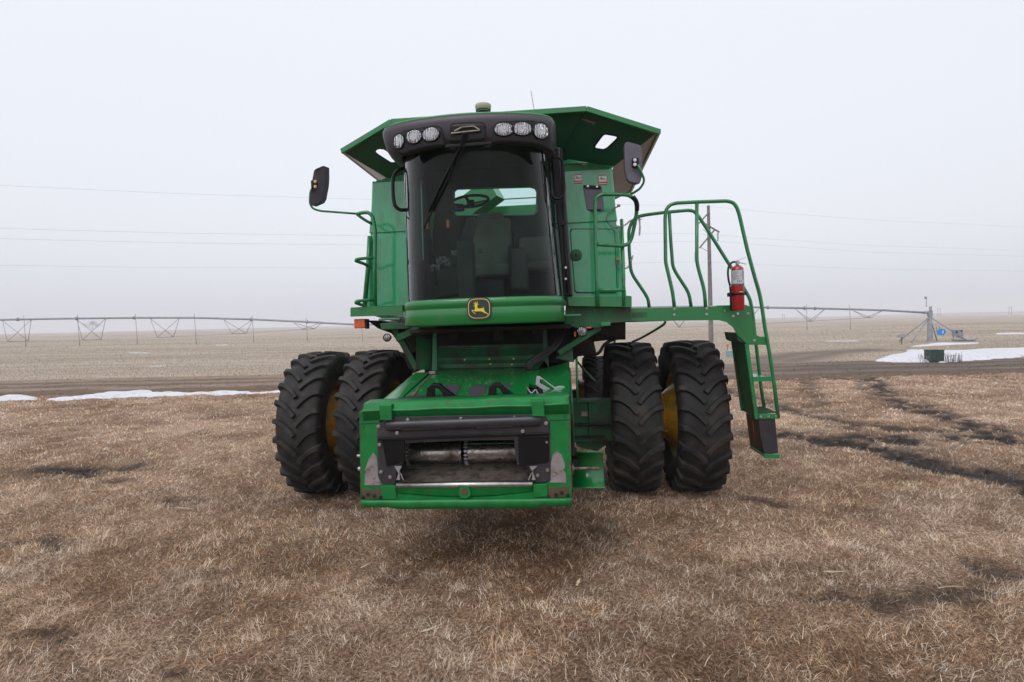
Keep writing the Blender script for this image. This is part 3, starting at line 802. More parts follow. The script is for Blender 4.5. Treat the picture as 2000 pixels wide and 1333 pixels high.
# ---- body: tank, side shields
ZB, ZT = 2.33, 3.87
def fx(z, s): # half width as a function of height
    t = (z - ZB) / (ZT - ZB); return (1.535 - .10 * t) if s > 0 else -(1.465 - .125 * t)
win = LP([(888, 374), (893, 370), (1035, 366), (1044, 369), (1047, 376), (1046, 411), (1040, 416), (1030, 418), (893, 419), (888, 414)], -.9)
body = empty('grain_tank', (0, 0, 0), root)
b = MB(); zg = 3.24
b.slab([(fx(zg + .02, -1), -.9, zg + .02), (fx(ZT, -1) + .03, -.9, ZT - .03), (fx(ZT, -1) + .07, -.9, ZT), (fx(ZT, 1) - .07, -.9, ZT), (fx(ZT, 1) - .02, -.9, ZT - .05), (fx(zg + .02, 1), -.9, zg + .02)], (0, .04, 0), [[(p.x, -.9, p.z) for p in win]])
b.build('front_wall', 'panel', body, bevel=.008)
b = MB(); b.slab([(fx(ZB, -1), -.93, ZB), (fx(zg, -1), -.93, zg - .03), (fx(zg, 1), -.93, zg - .03), (fx(ZB, 1), -.93, ZB)], (0, .05, 0))
b.slab([(fx(zg, -1) + .01, -.885, zg - .04), (fx(zg, -1) + .01, -.885, zg + .03), (fx(zg, 1) - .01, -.885, zg + .03), (fx(zg, 1) - .01, -.885, zg - .04)], (0, .03, 0))
b.build('lower_front_panel', 'panel', body, bevel=.012)
b = MB()
for s in (-1, 1):
    for (z0, z1, off) in ((zg + .02, ZT, 0), (1.45, zg - .03, .025)):
        xa, xb = fx(z0, s) + s * off, fx(z1, s) + s * off
        yb = 1.05 if z0 > 3 else 5.0
        zf = ZB if z0 < 2 else z0
        xf = fx(zf, s) + s * off
        if z0 < 2:
            b.slab([(xf, -.88, zf), (xb, -.88, z1), (xb, yb, z1), (xb, yb + .6, z1 - .5), (xb, yb + .4, 1.5), (xf, .9, 1.45), (xf, .55, 2.2)], (-s * .03, 0, 0))
        else: b.slab([(xf, -.86, zf), (xb, -.86, z1), (xb, yb, z1), (xf, yb, zf)], (-s * .03, 0, 0))
b.build('side_panel', 'panel', body, bevel=.01, each=True)
b = MB()
b.slab([(-1.42, 1.05, 3.0), (-1.33, 1.05, 3.90), (1.40, 1.05, 3.90), (1.48, 1.05, 3.0)], (0, .03, 0)); b.box((.03, 3.0, 3.12), (2.85, 3.9, .06)); b.box((.03, 0, 2.6), (2.7, 1.8, .04))
b.box((.05, 2.4, 3.32), (1.6, 1.8, .36)); b.box((.7, 1.04, 3.45), (.7, .03, .22))
b.build('rear_wall', 'green', body, bevel=.01)
b = MB(); b.box((.62, 1.00, 3.62), (.30, .02, .10)); b.build('recess', 'dgreen', body)
b = MB(); b.bar((-1.1, .9, 3.45), (-.05, .6, 4.05), .30, .30); b.build('tank_auger', 'green', body)
b = MB(); b.cyl((-1.45, 4.6, 3.2), (-1.38, 1.3, 3.3), .17, 24); b.cyl((-1.1, 4.4, 3.0), (-1.45, 4.5, 3.2), .18, 24)
b.build('unloading_auger', 'green', root)
b = MB(); b.slab([bl_, cl_, cr_, br_] , (0, .03, 0)) if False else None
# brow strip over the panel under the extension
b = MB(); b.slab(LT([(1099, 310, -.96), (1098, 321, -.96), (1150, 323, -.96), (1192, 326, -.96), (1150, 318, -1.05)]), (0, .05, .01)); b.build('brow_strip', 'panel', body)
b = MB(); b.box(L(1142, 321, -1.0), (.045, .006, .012)); b.build('name_tag', 'white', body)
# access door on the right: seam, latch
door_px = [(1116, 447), (1197, 447), (1201, 452), (1206, 569), (1202, 573), (1126, 573), (1122, 569), (1113, 452)]
dp = LP(door_px, -.936); cxd = sum((p for p in dp), V3((0, 0, 0))) / len(dp)
b = MB(); b.slab(dp, (0, .004, 0)); b.build('access_door', 'black', body)
door = MB(); door.slab([cxd + (p - cxd) * .972 for p in dp], (0, -.006, 0)).build('door_skin', 'panel', body, bevel=.003)
c = L(1125, 499, -.944); b = MB(); b.lathe([(0, .001), (.004, .062), (.0, .068), (-.002, .068)], (c.x, -.944, c.z), (0, -1, 0), 28); b.build('latch_cup', 'dgreen', body)
b = MB(); b.cyl((c.x, -.945, c.z), (c.x, -.962, c.z), .014, 12); b.build('latch', 'dark', body)
# vent
b = MB(); b.slab(LP([(1139, 363), (1141, 361), (1172, 363), (1175, 366), (1180, 409), (1177, 412), (1150, 411), (1146, 408)], -.915), (0, .02, 0)); v_ = b.build('vent_screen', 'mirror_back', body, bevel=.004)
b = MB(); b.slab(LP([(1139, 362), (1174, 364), (1174, 369), (1140, 367)], -.93), (0, .02, 0)); b.build('vent_lip', 'black', body, bevel=.003)
b = MB(); b.box(L(1163, 410.5, -.92), (.12, .015, .014)); b.build('vent_seal', 'black', body)
for q in ((1148, 364), (1166, 365)): bolt(L(*q, -.935), FW, .008, .007, body)
# warning stickers with their print
def warn(x0, y0, x1, y1, lab):
    c = L((x0 + x1) / 2, (y0 + y1) / 2, -.906); w = abs(L(x1, y1, -.906).x - L(x0, y1, -.906).x); h = abs(L(x0, y0, -.906).z - L(x0, y1, -.906).z)
    def R_(cx, cz, ww, hh, y, m_, nm, par):
        b = MB(); b.box((c.x + cx * w, y, c.z + cz * h), (ww * w, .0016, hh * h)); return b.build(nm, m_, par)
    s_ = R_(0, 0, 1, 1, -.9035, 'red_ink', 'warning_sticker', body); s_['label'] = lab
    R_(0, .12, .86, .60, -.9052, 'white', 'pictogram_field', s_.parent)
    R_(0, -.36, .86, .07, -.9052, 'white', 'text_line', s_.parent); R_(.02, .44, .7, .05, -.9052, 'black_ink', 'text_line', s_.parent)
    b = MB(); b.bar((c.x - .2 * w, -.9068, c.z + .30 * h), (c.x - .02 * w, -.9068, c.z + .1 * h), .008, .0012, up=(0, 1, 0)); b.bar((c.x - .02 * w, -.9068, c.z + .1 * h), (c.x + .3 * w, -.9068, c.z + .06 * h), .008, .0012, up=(0, 1, 0))
    b.bar((c.x - .28 * w, -.9068, c.z + .20 * h), (c.x - .10 * w, -.9068, c.z + .02 * h), .006, .0012, up=(0, 1, 0)); b.build('pictogram', 'black_ink', s_.parent)
warn(1121, 341, 1137, 359, 'red and white warning sticker nearer the cab'); warn(1168, 342, 1186, 362, 'red and white warning sticker nearer the outer edge')

# ---- flared hopper extension
ext = empty('hopper_extension', (0, 0, 0), root)
yT = -1.45
tl, tr = L(765, 236, yT), L(1145, 211, yT)
zt_c = (tl.z + tr.z) / 2
FLt, FRt = L(668, 294, -1.25), L(1288, 256, -1.25)       # flared tips
bl, brr = V3((-1.30, -.93, 3.86)), V3((1.41, -.93, 3.90))
cl, cr2 = V3((-.75, -.97, 3.93)), V3((.86, -.97, 3.95))
BLt, BRt = V3((FLt.x - .02, 1.55, FLt.z + .0)), V3((FRt.x + .02, 1.55, FRt.z))
blb, brb = V3((-1.32, 1.05, 3.80)), V3((1.40, 1.05, 3.80))
def winpoly(O, ex, ey, w, h, r):
    return [O + ex * a + ey * b_ for a, b_ in rrect(w, h, r)]
def panel(P, name, m_='hopper', holes=(), th=.012, par=ext, bevel=0):
    n_ = (P[1] - P[0]).cross(P[-1] - P[0]).normalized(); b = MB(); b.slab(P, n_ * th, holes); return b.build(name, m_, par, bevel=bevel)
def plane_px(P, px, py):
    n_ = (P[1] - P[0]).cross(P[-1] - P[0]).normalized(); o = Mi @ CP; d = Mi.to_3x3() @ ray(px, py); t = (P[0] - o).dot(n_) / d.dot(n_); return o + d * t
panel([cl, tl, tr, cr2], 'centre_panel')
PR = [cr2, tr, FRt, brr]; PR[3] = plane_px([cr2, tr, FRt], 1200, 325); brr = PR[3]
hr = [plane_px(PR, a, b_) for a, b_ in fillet2([(1180, 262), (1207, 267), (1181, 294), (1161, 290)])] if False else [plane_px(PR, a, b_) for a, b_ in [(1175, 267), (1179, 263), (1184, 262), (1201, 265), (1206, 267), (1206, 270), (1203, 274), (1187, 289), (1182, 292), (1177, 293), (1164, 291), (1161, 288), (1163, 283)]]
panel(PR, 'wing_panel', holes=[hr])
PL = [cl, tl, FLt, bl]; PL[3] = plane_px([cl, tl, FLt], 757, 347); bl = PL[3]
hl = [plane_px(PL, a, b_) for a, b_ in [(732, 297), (735, 292), (741, 290), (750, 291), (755, 294), (772, 308), (776, 313), (775, 317), (768, 319), (762, 318), (737, 302)]]
panel(PL, 'wing_panel', holes=[hl])
panel([brr, FRt, BRt, brb], 'side_flare', 'hopper_side'); panel([bl, FLt, BLt, blb], 'side_flare', 'zinc')  # colours carry reflected ground on one flare, sky light on the other
b = MB(); b.slab([cl, cr2, brr, V3((1.42, -.90, ZT - .03)), V3((-1.33, -.90, ZT - .03)), bl], (0, .012, 0)); b.build('collar', 'panel', ext)
# rear flare with an opening in the middle
rc = [V3((-1.32, 1.07, 3.88)), V3((BLt.x, 1.55, BLt.z)), V3((BRt.x, 1.55, BRt.z)), V3((1.40, 1.07, 3.88))]
ho = [V3((-.45, 1.09, 3.892)), V3((-.45, 1.50, 4.102)), V3((1.15, 1.50, 4.102)), V3((1.15, 1.09, 3.892))]
nrm = (rc[1] - rc[0]).cross(rc[3] - rc[0]).normalized()
ho = [h_ - nrm * (h_ - rc[0]).dot(nrm) for h_ in ho]
panel(rc, 'rear_flare', holes=[ho])
# rim bead round the top edge, crease bars, tips
b = MB()
for p, q in ((tl, tr), (tr, FRt), (tl, FLt)): b.bar(p + V3((0, -.012, -.018)), q + V3((0, -.012, -.018)), .035, .058)
for p, q in ((FRt, BRt), (FLt, BLt)): b.bar(p, q, .03, .05)
b.build('rim_bead', 'green', ext, bevel=.006)
b = MB()
for p, q in ((cr2, tr), (cl, tl)):
    q2 = p + (q - p) * .97; b.bar(p + V3((0, -.012, 0)), q2 + V3((0, -.012, 0)), .014, .01)
b.build('crease_bead', 'hopper', ext, each=True)
# window seals
for hh, nm in ((hr, 0), (hl, 1)):
    b = MB(); b.tube(hh, .010, 6, closed=True, smooth_pts=False); b.build('window_seal', 'black', ext)
# maker's lettering on the right wing
me = text_mesh('MAURER', .105, 'lettering')
exv = (plane_px(PR, 1168, 236) - plane_px(PR, 1143, 228)).normalized(); nn = (tr - cr2).cross(FRt - cr2).normalized()
if nn.y > 0: nn = -nn
eyv = nn.cross(exv).normalized()
o_ = bpy.data.objects.new('lettering', me); me.materials.append(M['primer']); C.objects.link(o_); o_.parent = ext
O = plane_px(PR, 1141, 236) + nn * .006
sc_ = (plane_px(PR, 1167, 238) - plane_px(PR, 1141, 230)).length / max(.01, max(v.co.x for v in me.vertices))
o_.matrix_local = Matrix(((exv.x * sc_, (eyv.x + .35 * exv.x) * sc_, nn.x, O.x), (exv.y * sc_, (eyv.y + .35 * exv.y) * sc_, nn.y, O.y), (exv.z * sc_, (eyv.z + .35 * exv.z) * sc_, nn.z, O.z), (0, 0, 0, 1)))
b = MB(); b.bar(plane_px(PR, 1137, 233) + nn * .006, plane_px(PR, 1163, 240) + nn * .006, .010, .003, up=nn); b.build('swoosh', 'primer', ext)

# ---- the cab
cab = empty('cab', (0, 0, 0), root)
Z0, Z1 = 2.385, 3.86
def cabc(z): return .047 - .045 * (z - Z0) / (Z1 - Z0)
def caba(z): return .787 - .06 * (z - Z0) / (Z1 - Z0)
def ycab(x, z):
    t = min(.9999, abs(x - cabc(z)) / caba(z)); return -2.12 + .08 * t * t + .44 * (1 - (1 - t ** 2.7) ** (1 / 2.7))
def ks(n=61, p=2.4):
    o = []
    for i in range(n):
        k = -1 + 2 * i / (n - 1); o.append(math.copysign(1 - (1 - abs(k)) ** p, k))
    return o
rows = []
for j in range(13):
    z = Z0 + (Z1 - Z0) * j / 12; row = []
    a, c = caba(z), cabc(z)
    row.append(V3((c - a, -1.0, z)))
    for t in ks(): row.append(V3((c + a * t, ycab(c + a * t, z), z)))
    rows.append(row)
b = MB(); b.grid(rows); b.build('windscreen', 'glass', cab, fix=False)
# side door glass and black pillars on the machine's left (image right)
b = MB()
P1 = LP([(1075, 285), (1090, 290), (1103, 420), (1117, 578), (1101, 578), (1093, 470), (1083, 380)], -1.56)
b.slab(P1, (0, .06, 0)); b.build('pillar', 'black', cab, bevel=.01)
P1 = LP([(1081, 285), (1098, 290), (1108, 420), (1119, 578), (1106, 578), (1097, 450)], -1.30)
b = MB(); b.slab(P1, (0, .3, 0)); b.build('door_frame', 'visor', cab, bevel=.01)
b = MB(); b.tube(LT([(1096, 290, -1.6), (1099, 360, -1.62), (1101, 400, -1.62), (1103, 470, -1.62), (1106, 520, -1.62), (1108, 572, -1.6)]), .012, 8)
b.box(L(1101, 436, -1.62), (.05, .04, .04)); b.box(L(1105, 523, -1.62), (.03, .03, .05)); b.build('door_hinge_rod', 'black', cab)
for yy0 in (523, 545): bolt(L(1105, yy0, -1.66), FW, .008, .01, cab)
# seals at both glass edges
for k, m_ in ((-1, 'black'), (1, 'black')):
    b = MB(); b.tube([V3((cabc(z) + k * caba(z) * .93, ycab(cabc(z) + k * caba(z) * .93, z) - .004, z)) for z in (Z0, 2.7, 3.0, 3.3, 3.6, Z1)], .0035, 6); b.build('glass_seal', m_, cab)
# interior
b = MB()
wz = [(p.x, -.97, p.z) for p in LP([(885, 370), (892, 366), (1040, 362), (1050, 370), (1051, 414), (1042, 421), (890, 422), (884, 414)], -.97)]
b.slab([(-.73, -.97, 2.2), (-.70, -.97, 3.95), (.72, -.97, 3.95), (.80, -.97, 2.2)], (0, .03, 0), [wz])
b.box((.03, -1.42, 2.25), (1.32, .94, .06)); b.box((0, -1.45, 3.93), (1.35, 1.2, .05))
b.build('cab_liner', 'interior', cab)
b = MB(); b.slab([(-.715, -1.45, 2.25), (-.715, -.98, 2.25), (-.69, -.98, 3.9), (-.69, -1.1, 3.9), (-.70, -1.12, 2.9), (-.71, -1.45, 2.8)], (.02, 0, 0))
b.slab([(.79, -1.45, 2.25), (.79, -.98, 2.25), (.72, -.98, 3.9), (.72, -1.1, 3.9), (.76, -1.12, 2.9), (.78, -1.45, 2.8)], (-.02, 0, 0)); b.build('side_trim', 'interior', cab, each=True)
def soft(name, c, d, m_='seat', par=cab, bev=.05, rot=None):
    b = MB(); b.box(c, d, rot); o = b.build(name, m_, par, bevel=bev, seg=4); 
    o.data.polygons.foreach_set('use_smooth', [True] * len(o.data.polygons)); return o
seat = empty('driver_seat', (0, 0, 0), cab)
soft('seat_cushion', (.06, -1.28, 2.72), (.50, .48, .14)); soft('seat_back', (.06, -1.06, 3.03), (.46, .13, .60), rot=Matrix.Rotation(R(-8), 3, 'X'))
soft('headrest', (.06, -1.02, 3.33), (.3, .1, .14)); soft('armrest', (.33, -1.25, 2.93), (.10, .42, .09), 'interior', bev=.03); soft('armrest', (-.21, -1.2, 2.93), (.07, .34, .07), 'interior', bev=.03)
bpy.data.objects.remove(seat)
soft('passenger_cushion', (.55, -1.18, 2.75), (.36, .36, .10)); soft('passenger_back', (.55, -1.02, 2.95), (.36, .08, .32), 'seat', bev=.04)
soft('seat_pedestal', (.06, -1.25, 2.45), (.36, .36, .36), 'black', bev=.03)
soft('control_console', (.40, -1.40, 2.70), (.16, .5, .42), 'interior', bev=.03)
soft('joystick', (.37, -1.58, 2.99), (.05, .06, .18), 'black', bev=.02)
soft('storage_box', (-.45, -1.15, 2.52), (.36, .36, .5), 'interior', bev=.02)
b = MB(); b.box((-.10, -1.80, 2.62), (.16, .14, .72)); b.bar((-.10, -1.80, 2.95), (-.05, -1.62, 3.22), .10, .10); b.build('steering_column', 'interior', cab, bevel=.02)
sc = L(919, 393, -1.62); b = MB(); ax = V3((0, -.5, .87)).normalized(); ring = b.ring(sc, ax, .185, 28, V3((1, 0, 0))); b.tube(ring, .015, 8, closed=True, smooth_pts=False)
for a in (0, 9, 19): b.bar(sc - ax * .03, ring[a], .03, .012)
b.cyl(sc - ax * .06, sc, .04, 16); b.build('steering_wheel', 'black', cab)
b = MB(); b.slab(LP([(884, 398), (905, 398), (907, 412), (885, 414)], -1.55), (0, .03, 0)); b.build('monitor', 'black', cab, bevel=.008)
b = MB(); b.slab(LP([(887, 401), (902, 401), (903, 409), (889, 410)], -1.556), (0, .004, 0)); b.build('monitor_screen', 'blue_ink', cab)
b = MB(); b.box(L(875, 438, -1.5), (.035, .03, .09)); b.box(L(835, 441, -1.5), (.03, .03, .08)); b.build('orange_clip', 'orange', cab, bevel=.006, each=True)
b = MB(); b.box((-.42, -1.62, 2.34), (.3, .14, .08)); b.box((.24, -1.66, 2.33), (.22, .12, .06)); b.bar((-.5, -1.7, 2.42), (-.18, -1.62, 2.47), .03, .03); b.build('pedal', 'black', cab, bevel=.01, each=True)
# papers, jug and rags left on the dash floor
b = MB()
for (px_, py_, w, h) in ((862, 508, .10, .07), (893, 494, .12, .05), (850, 524, .10, .06), (874, 512, .06, .08), (905, 486, .06, .05)):
    c = L(px_, py_, -1.68); st = len(b.v); n_ = 7; rr_ = []
    for i in range(n_):
        rr_.append([c + V3(((i / (n_ - 1) - .5) * w, random.uniform(-.02, .02), (j / (n_ - 1) - .5) * h + random.uniform(-.015, .015))) for j in range(n_)])
    b.grid(rr_, smooth=False)
b.build('crumpled_paper', 'primer', cab, fix=False, solid=.002, each=True)
b = MB(); b.tube(LT([(850, 420, -1.6), (846, 470, -1.65), (852, 560, -1.7)]), .01, 6); b.build('cable', 'black', cab)
b = MB(); b.box(L(846, 440, -1.6), (.05, .04, .30)); b.box(L(938, 490, -1.4), (.05, .03, .05)); b.build('cab_post', 'dgreen', cab, bevel=.01, each=True)

# green skirt band under the windscreen
def yband(x, z): return ycab(x, max(z, Z0)) - .022
rows = []
for (z, o1) in ((2.147, -.06), (2.150, -.012), (2.165, 0), (2.30, 0), (2.315, -.006), (2.322, .004), (2.375, .002), (2.393, -.006), (2.400, -.022), (2.402, -.11)):
    row = []
    a, c = caba(Z0) + .018, cabc(Z0)
    row.append(V3((c - a - o1, -1.1, z)))
    for t in ks(): 
        x = c + a * t; tt = min(.9999, abs(t)); y = -2.150 + .09 * tt * tt + .46 * (1 - (1 - tt ** 3.4) ** (1 / 3.4))
        row.append(V3((c + (a + o1 * .7) * t, y - o1, z)))
    row.append(V3((c + a + o1, -1.1, z)))
    rows.append(row)
def yskirt(x, z):
    a, c = caba(Z0) + .018, cabc(Z0); tt = min(.9999, abs((x - c) / a)); return -2.150 + .09 * tt * tt + .46 * (1 - (1 - tt ** 3.4) ** (1 / 3.4))
b = MB(); b.grid(rows); b.build('cab_skirt', 'green', cab, fix=False)
b = MB(); b.box((.045, -1.45, 2.165), (1.34, .9, .02)); b.build('cab_floor', 'dark', cab)
# emblem
EX, EZ = V3((1, 0, 0)), V3((0, 0, 1))
ec = Lc(936, 603, yskirt, .006); kx = (L(956, 603, ec.y).x - L(916, 603, ec.y).x) / 800.0 * 1.05 # metres per zoomed px
def E_(u, v): return V3((ec.x + (u - 687) * kx, 0, ec.z - (v - 638) * kx))
def squircle(w, h, n_=40, p=3.4):
    o = []
    for i in range(n_):
        a = 2 * math.pi * i / n_; cx, cy = math.cos(a), math.sin(a)
        o.append((687 + w * math.copysign(abs(cx) ** (2 / p), cx), 638 + h * math.copysign(abs(cy) ** (2 / p), cy)))
    return o
def epoly(pts, y, th, m_, nm, bev=0):
    b = MB(); b.slab([V3((E_(u, v).x, ec.y + y, E_(u, v).z)) for u, v in pts], (0, th, 0)); return b.build(nm, m_, emb, bevel=bev)
emb = MB().build('emblem', 'black', cab) if False else empty('emblem', (0, 0, 0), None)
bpy.data.objects.remove(emb); emb = cab
epoly(squircle(452, 420), -.012, .03, 'black_ink', 'emblem_plate', .004)
epoly(squircle(405, 362), -.0145, .004, 'logo_cream', 'emblem_border'); epoly(squircle(380, 338), -.0165, .004, 'black_ink', 'emblem_field')
deer = [(400, 695), (520, 690), (545, 650), (535, 600), (548, 555), (500, 545), (495, 520), (540, 515), (548, 495), (500, 440), (490, 415), (505, 420), (560, 468), (570, 430), (545, 390), (560, 385), (595, 420), (600, 455), (632, 430), (625, 395), (610, 370), (622, 368),
        (645, 400), (650, 440), (640, 470), (685, 480), (680, 495), (632, 490), (632, 530), (625, 580), (640, 625), (680, 645), (820, 632), (850, 640), (860, 620), (835, 590), (820, 572), (835, 575), (880, 625), (868, 665), (890, 720), (915, 770), (985, 815), (1035, 870), (1015, 885), (965, 835),
        (880, 805), (820, 770), (760, 745), (650, 742), (560, 745), (520, 725), (440, 720), (480, 765), (560, 825), (550, 838), (470, 785)]
epoly(deer, -.0190, .004, 'logo_yellow', 'emblem_deer')

# roof
RA, RC = .838, -.015
def yroof(x, z=0):
    t = min(.9999, abs(x - RC) / RA); return -2.20 + .12 * t * t + .42 * (1 - (1 - t ** 8) ** (1 / 8.))
def zr(t): return .025 * (1 - t * t)
rows = []
for (z, o1) in ((3.86, .16), (3.815, .14), (3.80, .10), (3.815, .055), (3.86, .03), (3.93, .012), (3.99, .0), (4.03, .0), (4.045, .012)):
    row = [V3((RC - RA + o1, -1.0, z))]
    for t in ks():
        x = RC + (RA - o1) * t; row.append(V3((x, yroof(RC + RA * t) + o1, z + (zr(t) if z > 3.9 else zr(t) * .45))))
    row.append(V3((RC + RA - o1, -1.0, z))); rows.append(row)
b = MB(); b.grid(rows); b.build('roof_visor', 'visor', cab, fix=False)
rows = []
for (z, o1) in ((4.040, .02), (4.056, .010), (4.068, .022), (4.085, .10), (4.10, .35)):
    row = [V3((RC - RA + o1, -1.0, z))]
    for t in ks():
        row.append(V3((RC + (RA - o1) * t, yroof(RC + RA * t) + o1, z + zr(t))))
    row.append(V3((RC + RA - o1, -1.0, z))); rows.append(row)
rows.append([V3((p.x * .9, max(p.y, -1.3), p.z + .01)) for p in rows[-1]]); rows.append([V3((p.x, -1.0, p.z)) for p in rows[-1]])
b = MB(); b.grid(rows); b.build('roof_cap', 'green', cab, fix=False)
def interp(P, n_):
    o = []
    for i in range(n_):
        u = i / (n_ - 1) * (len(P) - 1); k = min(int(u), len(P) - 2); f = u - k
        o.append((P[k][0] * (1 - f) + P[k + 1][0] * f, P[k][1] * (1 - f) + P[k + 1][1] * f))
    return o
def cpatch(top, bot, fn, off, name, m_, par=cab, n_=24, k=5, th=.008):
    T, B = interp(top, n_), interp(bot, n_); rows = []
    for j in range(k + 1):
        f = j / k; rows.append([Lc(T[i][0] * (1 - f) + B[i][0] * f, T[i][1] * (1 - f) + B[i][1] * f, fn, off) for i in range(n_)])
    b = MB(); b.grid(rows); return b.build(name, m_, par, fix=False, solid=th)
cpatch([(767, 282), (771, 266), (790, 255), (820, 250), (850, 245), (862, 250)], [(772, 294), (788, 306), (806, 301), (830, 294), (852, 290), (870, 288)], yroof, .004, 'lamp_recess', 'black')
cpatch([(966, 243), (976, 238), (1010, 236), (1040, 236), (1062, 242), (1075, 262)], [(960, 283), (985, 282), (1010, 283), (1040, 286), (1062, 292), (1084, 302)], yroof, .004, 'lamp_recess', 'black')
cpatch([(879, 245), (884, 241), (915, 239), (942, 239), (948, 243)], [(878, 279), (885, 281), (915, 279), (940, 277), (947, 274)], yroof, .004, 'centre_recess', 'black')
cpatch([(868, 284), (885, 282), (915, 280), (940, 278), (962, 277)], [(868, 290), (885, 288), (915, 286), (940, 284), (962, 282)], yroof, .002, 'visor_lip', 'black')
# air horn / mirror-like bracket in the centre recess
b = MB()
for i, (a, b_, c_, d_) in enumerate([(881, 261, 938, 255), (887, 257, 902, 249), (902, 249, 925, 247), (925, 247, 937, 254)]):
    b.bar(Lc(a, b_, yroof, .03), Lc(c_, d_, yroof, .03), .012, .012)
b.build('horn_bracket', 'wornsteel', cab, bevel=.003)
for (px_, py_, w, h) in ((779, 276, 10.5, 13.5), (808, 267, 15.5, 12.8), (841, 262.5, 16.5, 13), (984, 252.5, 17.5, 12.5), (1020, 251.5, 17.5, 12.5), (1056.5, 256, 13.5, 14.5)):
    c = Lc(px_, py_, yroof, .012); d = 1111. / (c.y + 7.44 - 0) * 1.0
    sx, sz = w / 1111. * (c.y + 7.5) , h / 1111. * (c.y + 7.5)
    # local normal of the roof curve
    e1 = Lc(px_ + 4, py_, yroof, .012); ex = (e1 - c); ex.z = 0; ex.normalize(); ny = V3((-ex.y, ex.x, 0)) * -1
    if abs(ex.x) < .999: sx = sx / max(.55, abs(ex.x))
    lamp = MB(); rows = []
    for j, (rr, dd) in enumerate(((1.16, -.012), (1.16, .006), (1.05, .010), (1.0, .004))):
        rows.append([c + ex * sx * rr * math.cos(2 * math.pi * i / 32) + EZ * sz * rr * math.sin(2 * math.pi * i / 32) + ny * dd for i in range(33)])
    lamp.grid(rows); bz = lamp.build('work_light', 'black', cab, fix=False)
    g = MB(); rows = []
    for rr, dd in ((1.0, .004), (.8, .008), (.5, .011), (.02, .012)):
        rows.append([c + ex * sx * rr * math.cos(2 * math.pi * i / 32) + EZ * sz * rr * math.sin(2 * math.pi * i / 32) + ny * dd for i in range(33)])
    g.grid(rows); g.build('work_light_lens', 'lens', cab, fix=False)
# wiper
b = MB()
pv = L(909, 262, -2.22); e1 = Lc(866, 352, ycab, .02); e2 = Lc(838, 414, ycab, .012); q1 = L(915, 263, -2.22); q2 = Lc(845, 413, ycab, .012)
b.tube([pv, L(898, 290, -2.18), e1, e2], .012, 8); b.tube([q1, L(903, 295, -2.17), q2], .006, 6); b.tube([Lc(897, 292, ycab, .015), Lc(862, 380, ycab, .01), Lc(828, 446, ycab, .008)], .006, 6)
b.bar(pv + V3((0, -.02, 0)), L(903, 288, -2.2), .045, .02); b.build('wiper', 'black', cab)
# grab handles on both cab corners
b = MB(); b.tube(LT([(795, 331, -1.75), (783, 329, -1.80), (770, 338, -1.82), (767, 356, -1.82), (768, 385, -1.82), (771, 403, -1.82), (781, 411, -1.80), (796, 410, -1.75)]), .018, 10); b.build('grab_handle', 'black', cab)
b = MB(); b.tube(LT([(1075, 335, -1.78), (1073, 318, -1.80), (1080, 309, -1.82), (1090, 307, -1.82), (1099, 315, -1.80), (1101, 340, -1.80), (1103, 372, -1.80), (1098, 386, -1.80), (1086, 391, -1.82), (1078, 380, -1.8), (1075, 335, -1.78)]), .012, 10); b.build('grab_handle', 'black', cab)
# position receiver on the roof, whip antenna
c = L(944, 222, -1.7); b = MB(); b.lathe([(0, .001), (0, .055), (.05, .05), (.055, .075)], (c.x, c.y, c.z - .03), (0, 0, 1), 28); b.build('receiver_foot', 'dark', cab)
b = MB(); b.lathe([(.0, .055), (.02, .075), (.055, .082), (.068, .078), (.078, .05), (.08, .001)], (c.x, c.y, c.z + .015), (0, 0, 1), 32); b.build('receiver', 'cream', cab)
b = MB(); b.tube([L(1045, 225, -1.3), L(1037, 178, -1.3)], .0028, 6, smooth_pts=False); b.build('whip_antenna', 'dark', cab)

# ---- feeder house
fh = empty('feeder_house', (0, 0, 0), root)
YF = -2.75
def Q(px, py, y=YF): return L(px, py, y)
# housing: sloping deck with sides
zb_, yb_ = 1.66, -1.28; zf_, yf_ = 1.50, -2.62
b = MB()
b.slab([(-.60, yb_, zb_), (-.60, yf_, zf_), (.50, yf_, zf_), (.50, yb_, zb_)], (0, 0, -.02))
b.build('deck', 'green', fh, bevel=.004)
b = MB()
b.slab([(-.78, yb_ - .05, zb_ - .01), (-.80, yf_, zf_ - .035), (-.64, yf_, zf_ - .02), (-.64, yb_, zb_ - .01)], (0, 0, -.02))
b.slab([(-.80, yb_, zb_ - .01), (-.82, yf_, zf_ - .035), (-.82, yf_, .80), (-.80, yb_, .95)], (.02, 0, 0)); b.slab([(.82, yb_, zb_ - .01), (.84, yf_, zf_ - .035), (.84, yf_, .80), (.82, yb_, .95)], (-.02, 0, 0))
b.slab([(-.80, yb_, .95), (-.82, yf_, .75), (.84, yf_, .75), (.82, yb_, .95)], (0, 0, .02))
b.slab(LT([(1095, 712, -1.3), (1112, 706, -1.25), (1113, 772, -2.6), (1062, 772, -2.6), (1058, 748, -1.95), (1050, 722, -1.35)]), (0, 0, -.02))
b.build('side_deck', 'green', fh, bevel=.004)
b = MB(); b.slab(LT([(1026, 724, -1.5), (1054, 722, -1.5), (1048, 752, -1.95), (1020, 748, -1.95)]), (0, .02, -.04)); b.build('inspection_cover', 'green', fh, bevel=.004)
# black floor shade inside
b = MB(); b.slab([(-.78, -2.6, 1.44), (.80, -2.6, 1.44), (.80, -1.0, 1.6), (-.78, -1.0, 1.6)], (0, 0, -.01)); b.slab([(-.78, -1.25, .8), (-.78, -1.25, 1.6), (.80, -1.25, 1.6), (.80, -1.25, .8)], (0, .02, 0)); b.build('inner_shell', 'dark', fh)
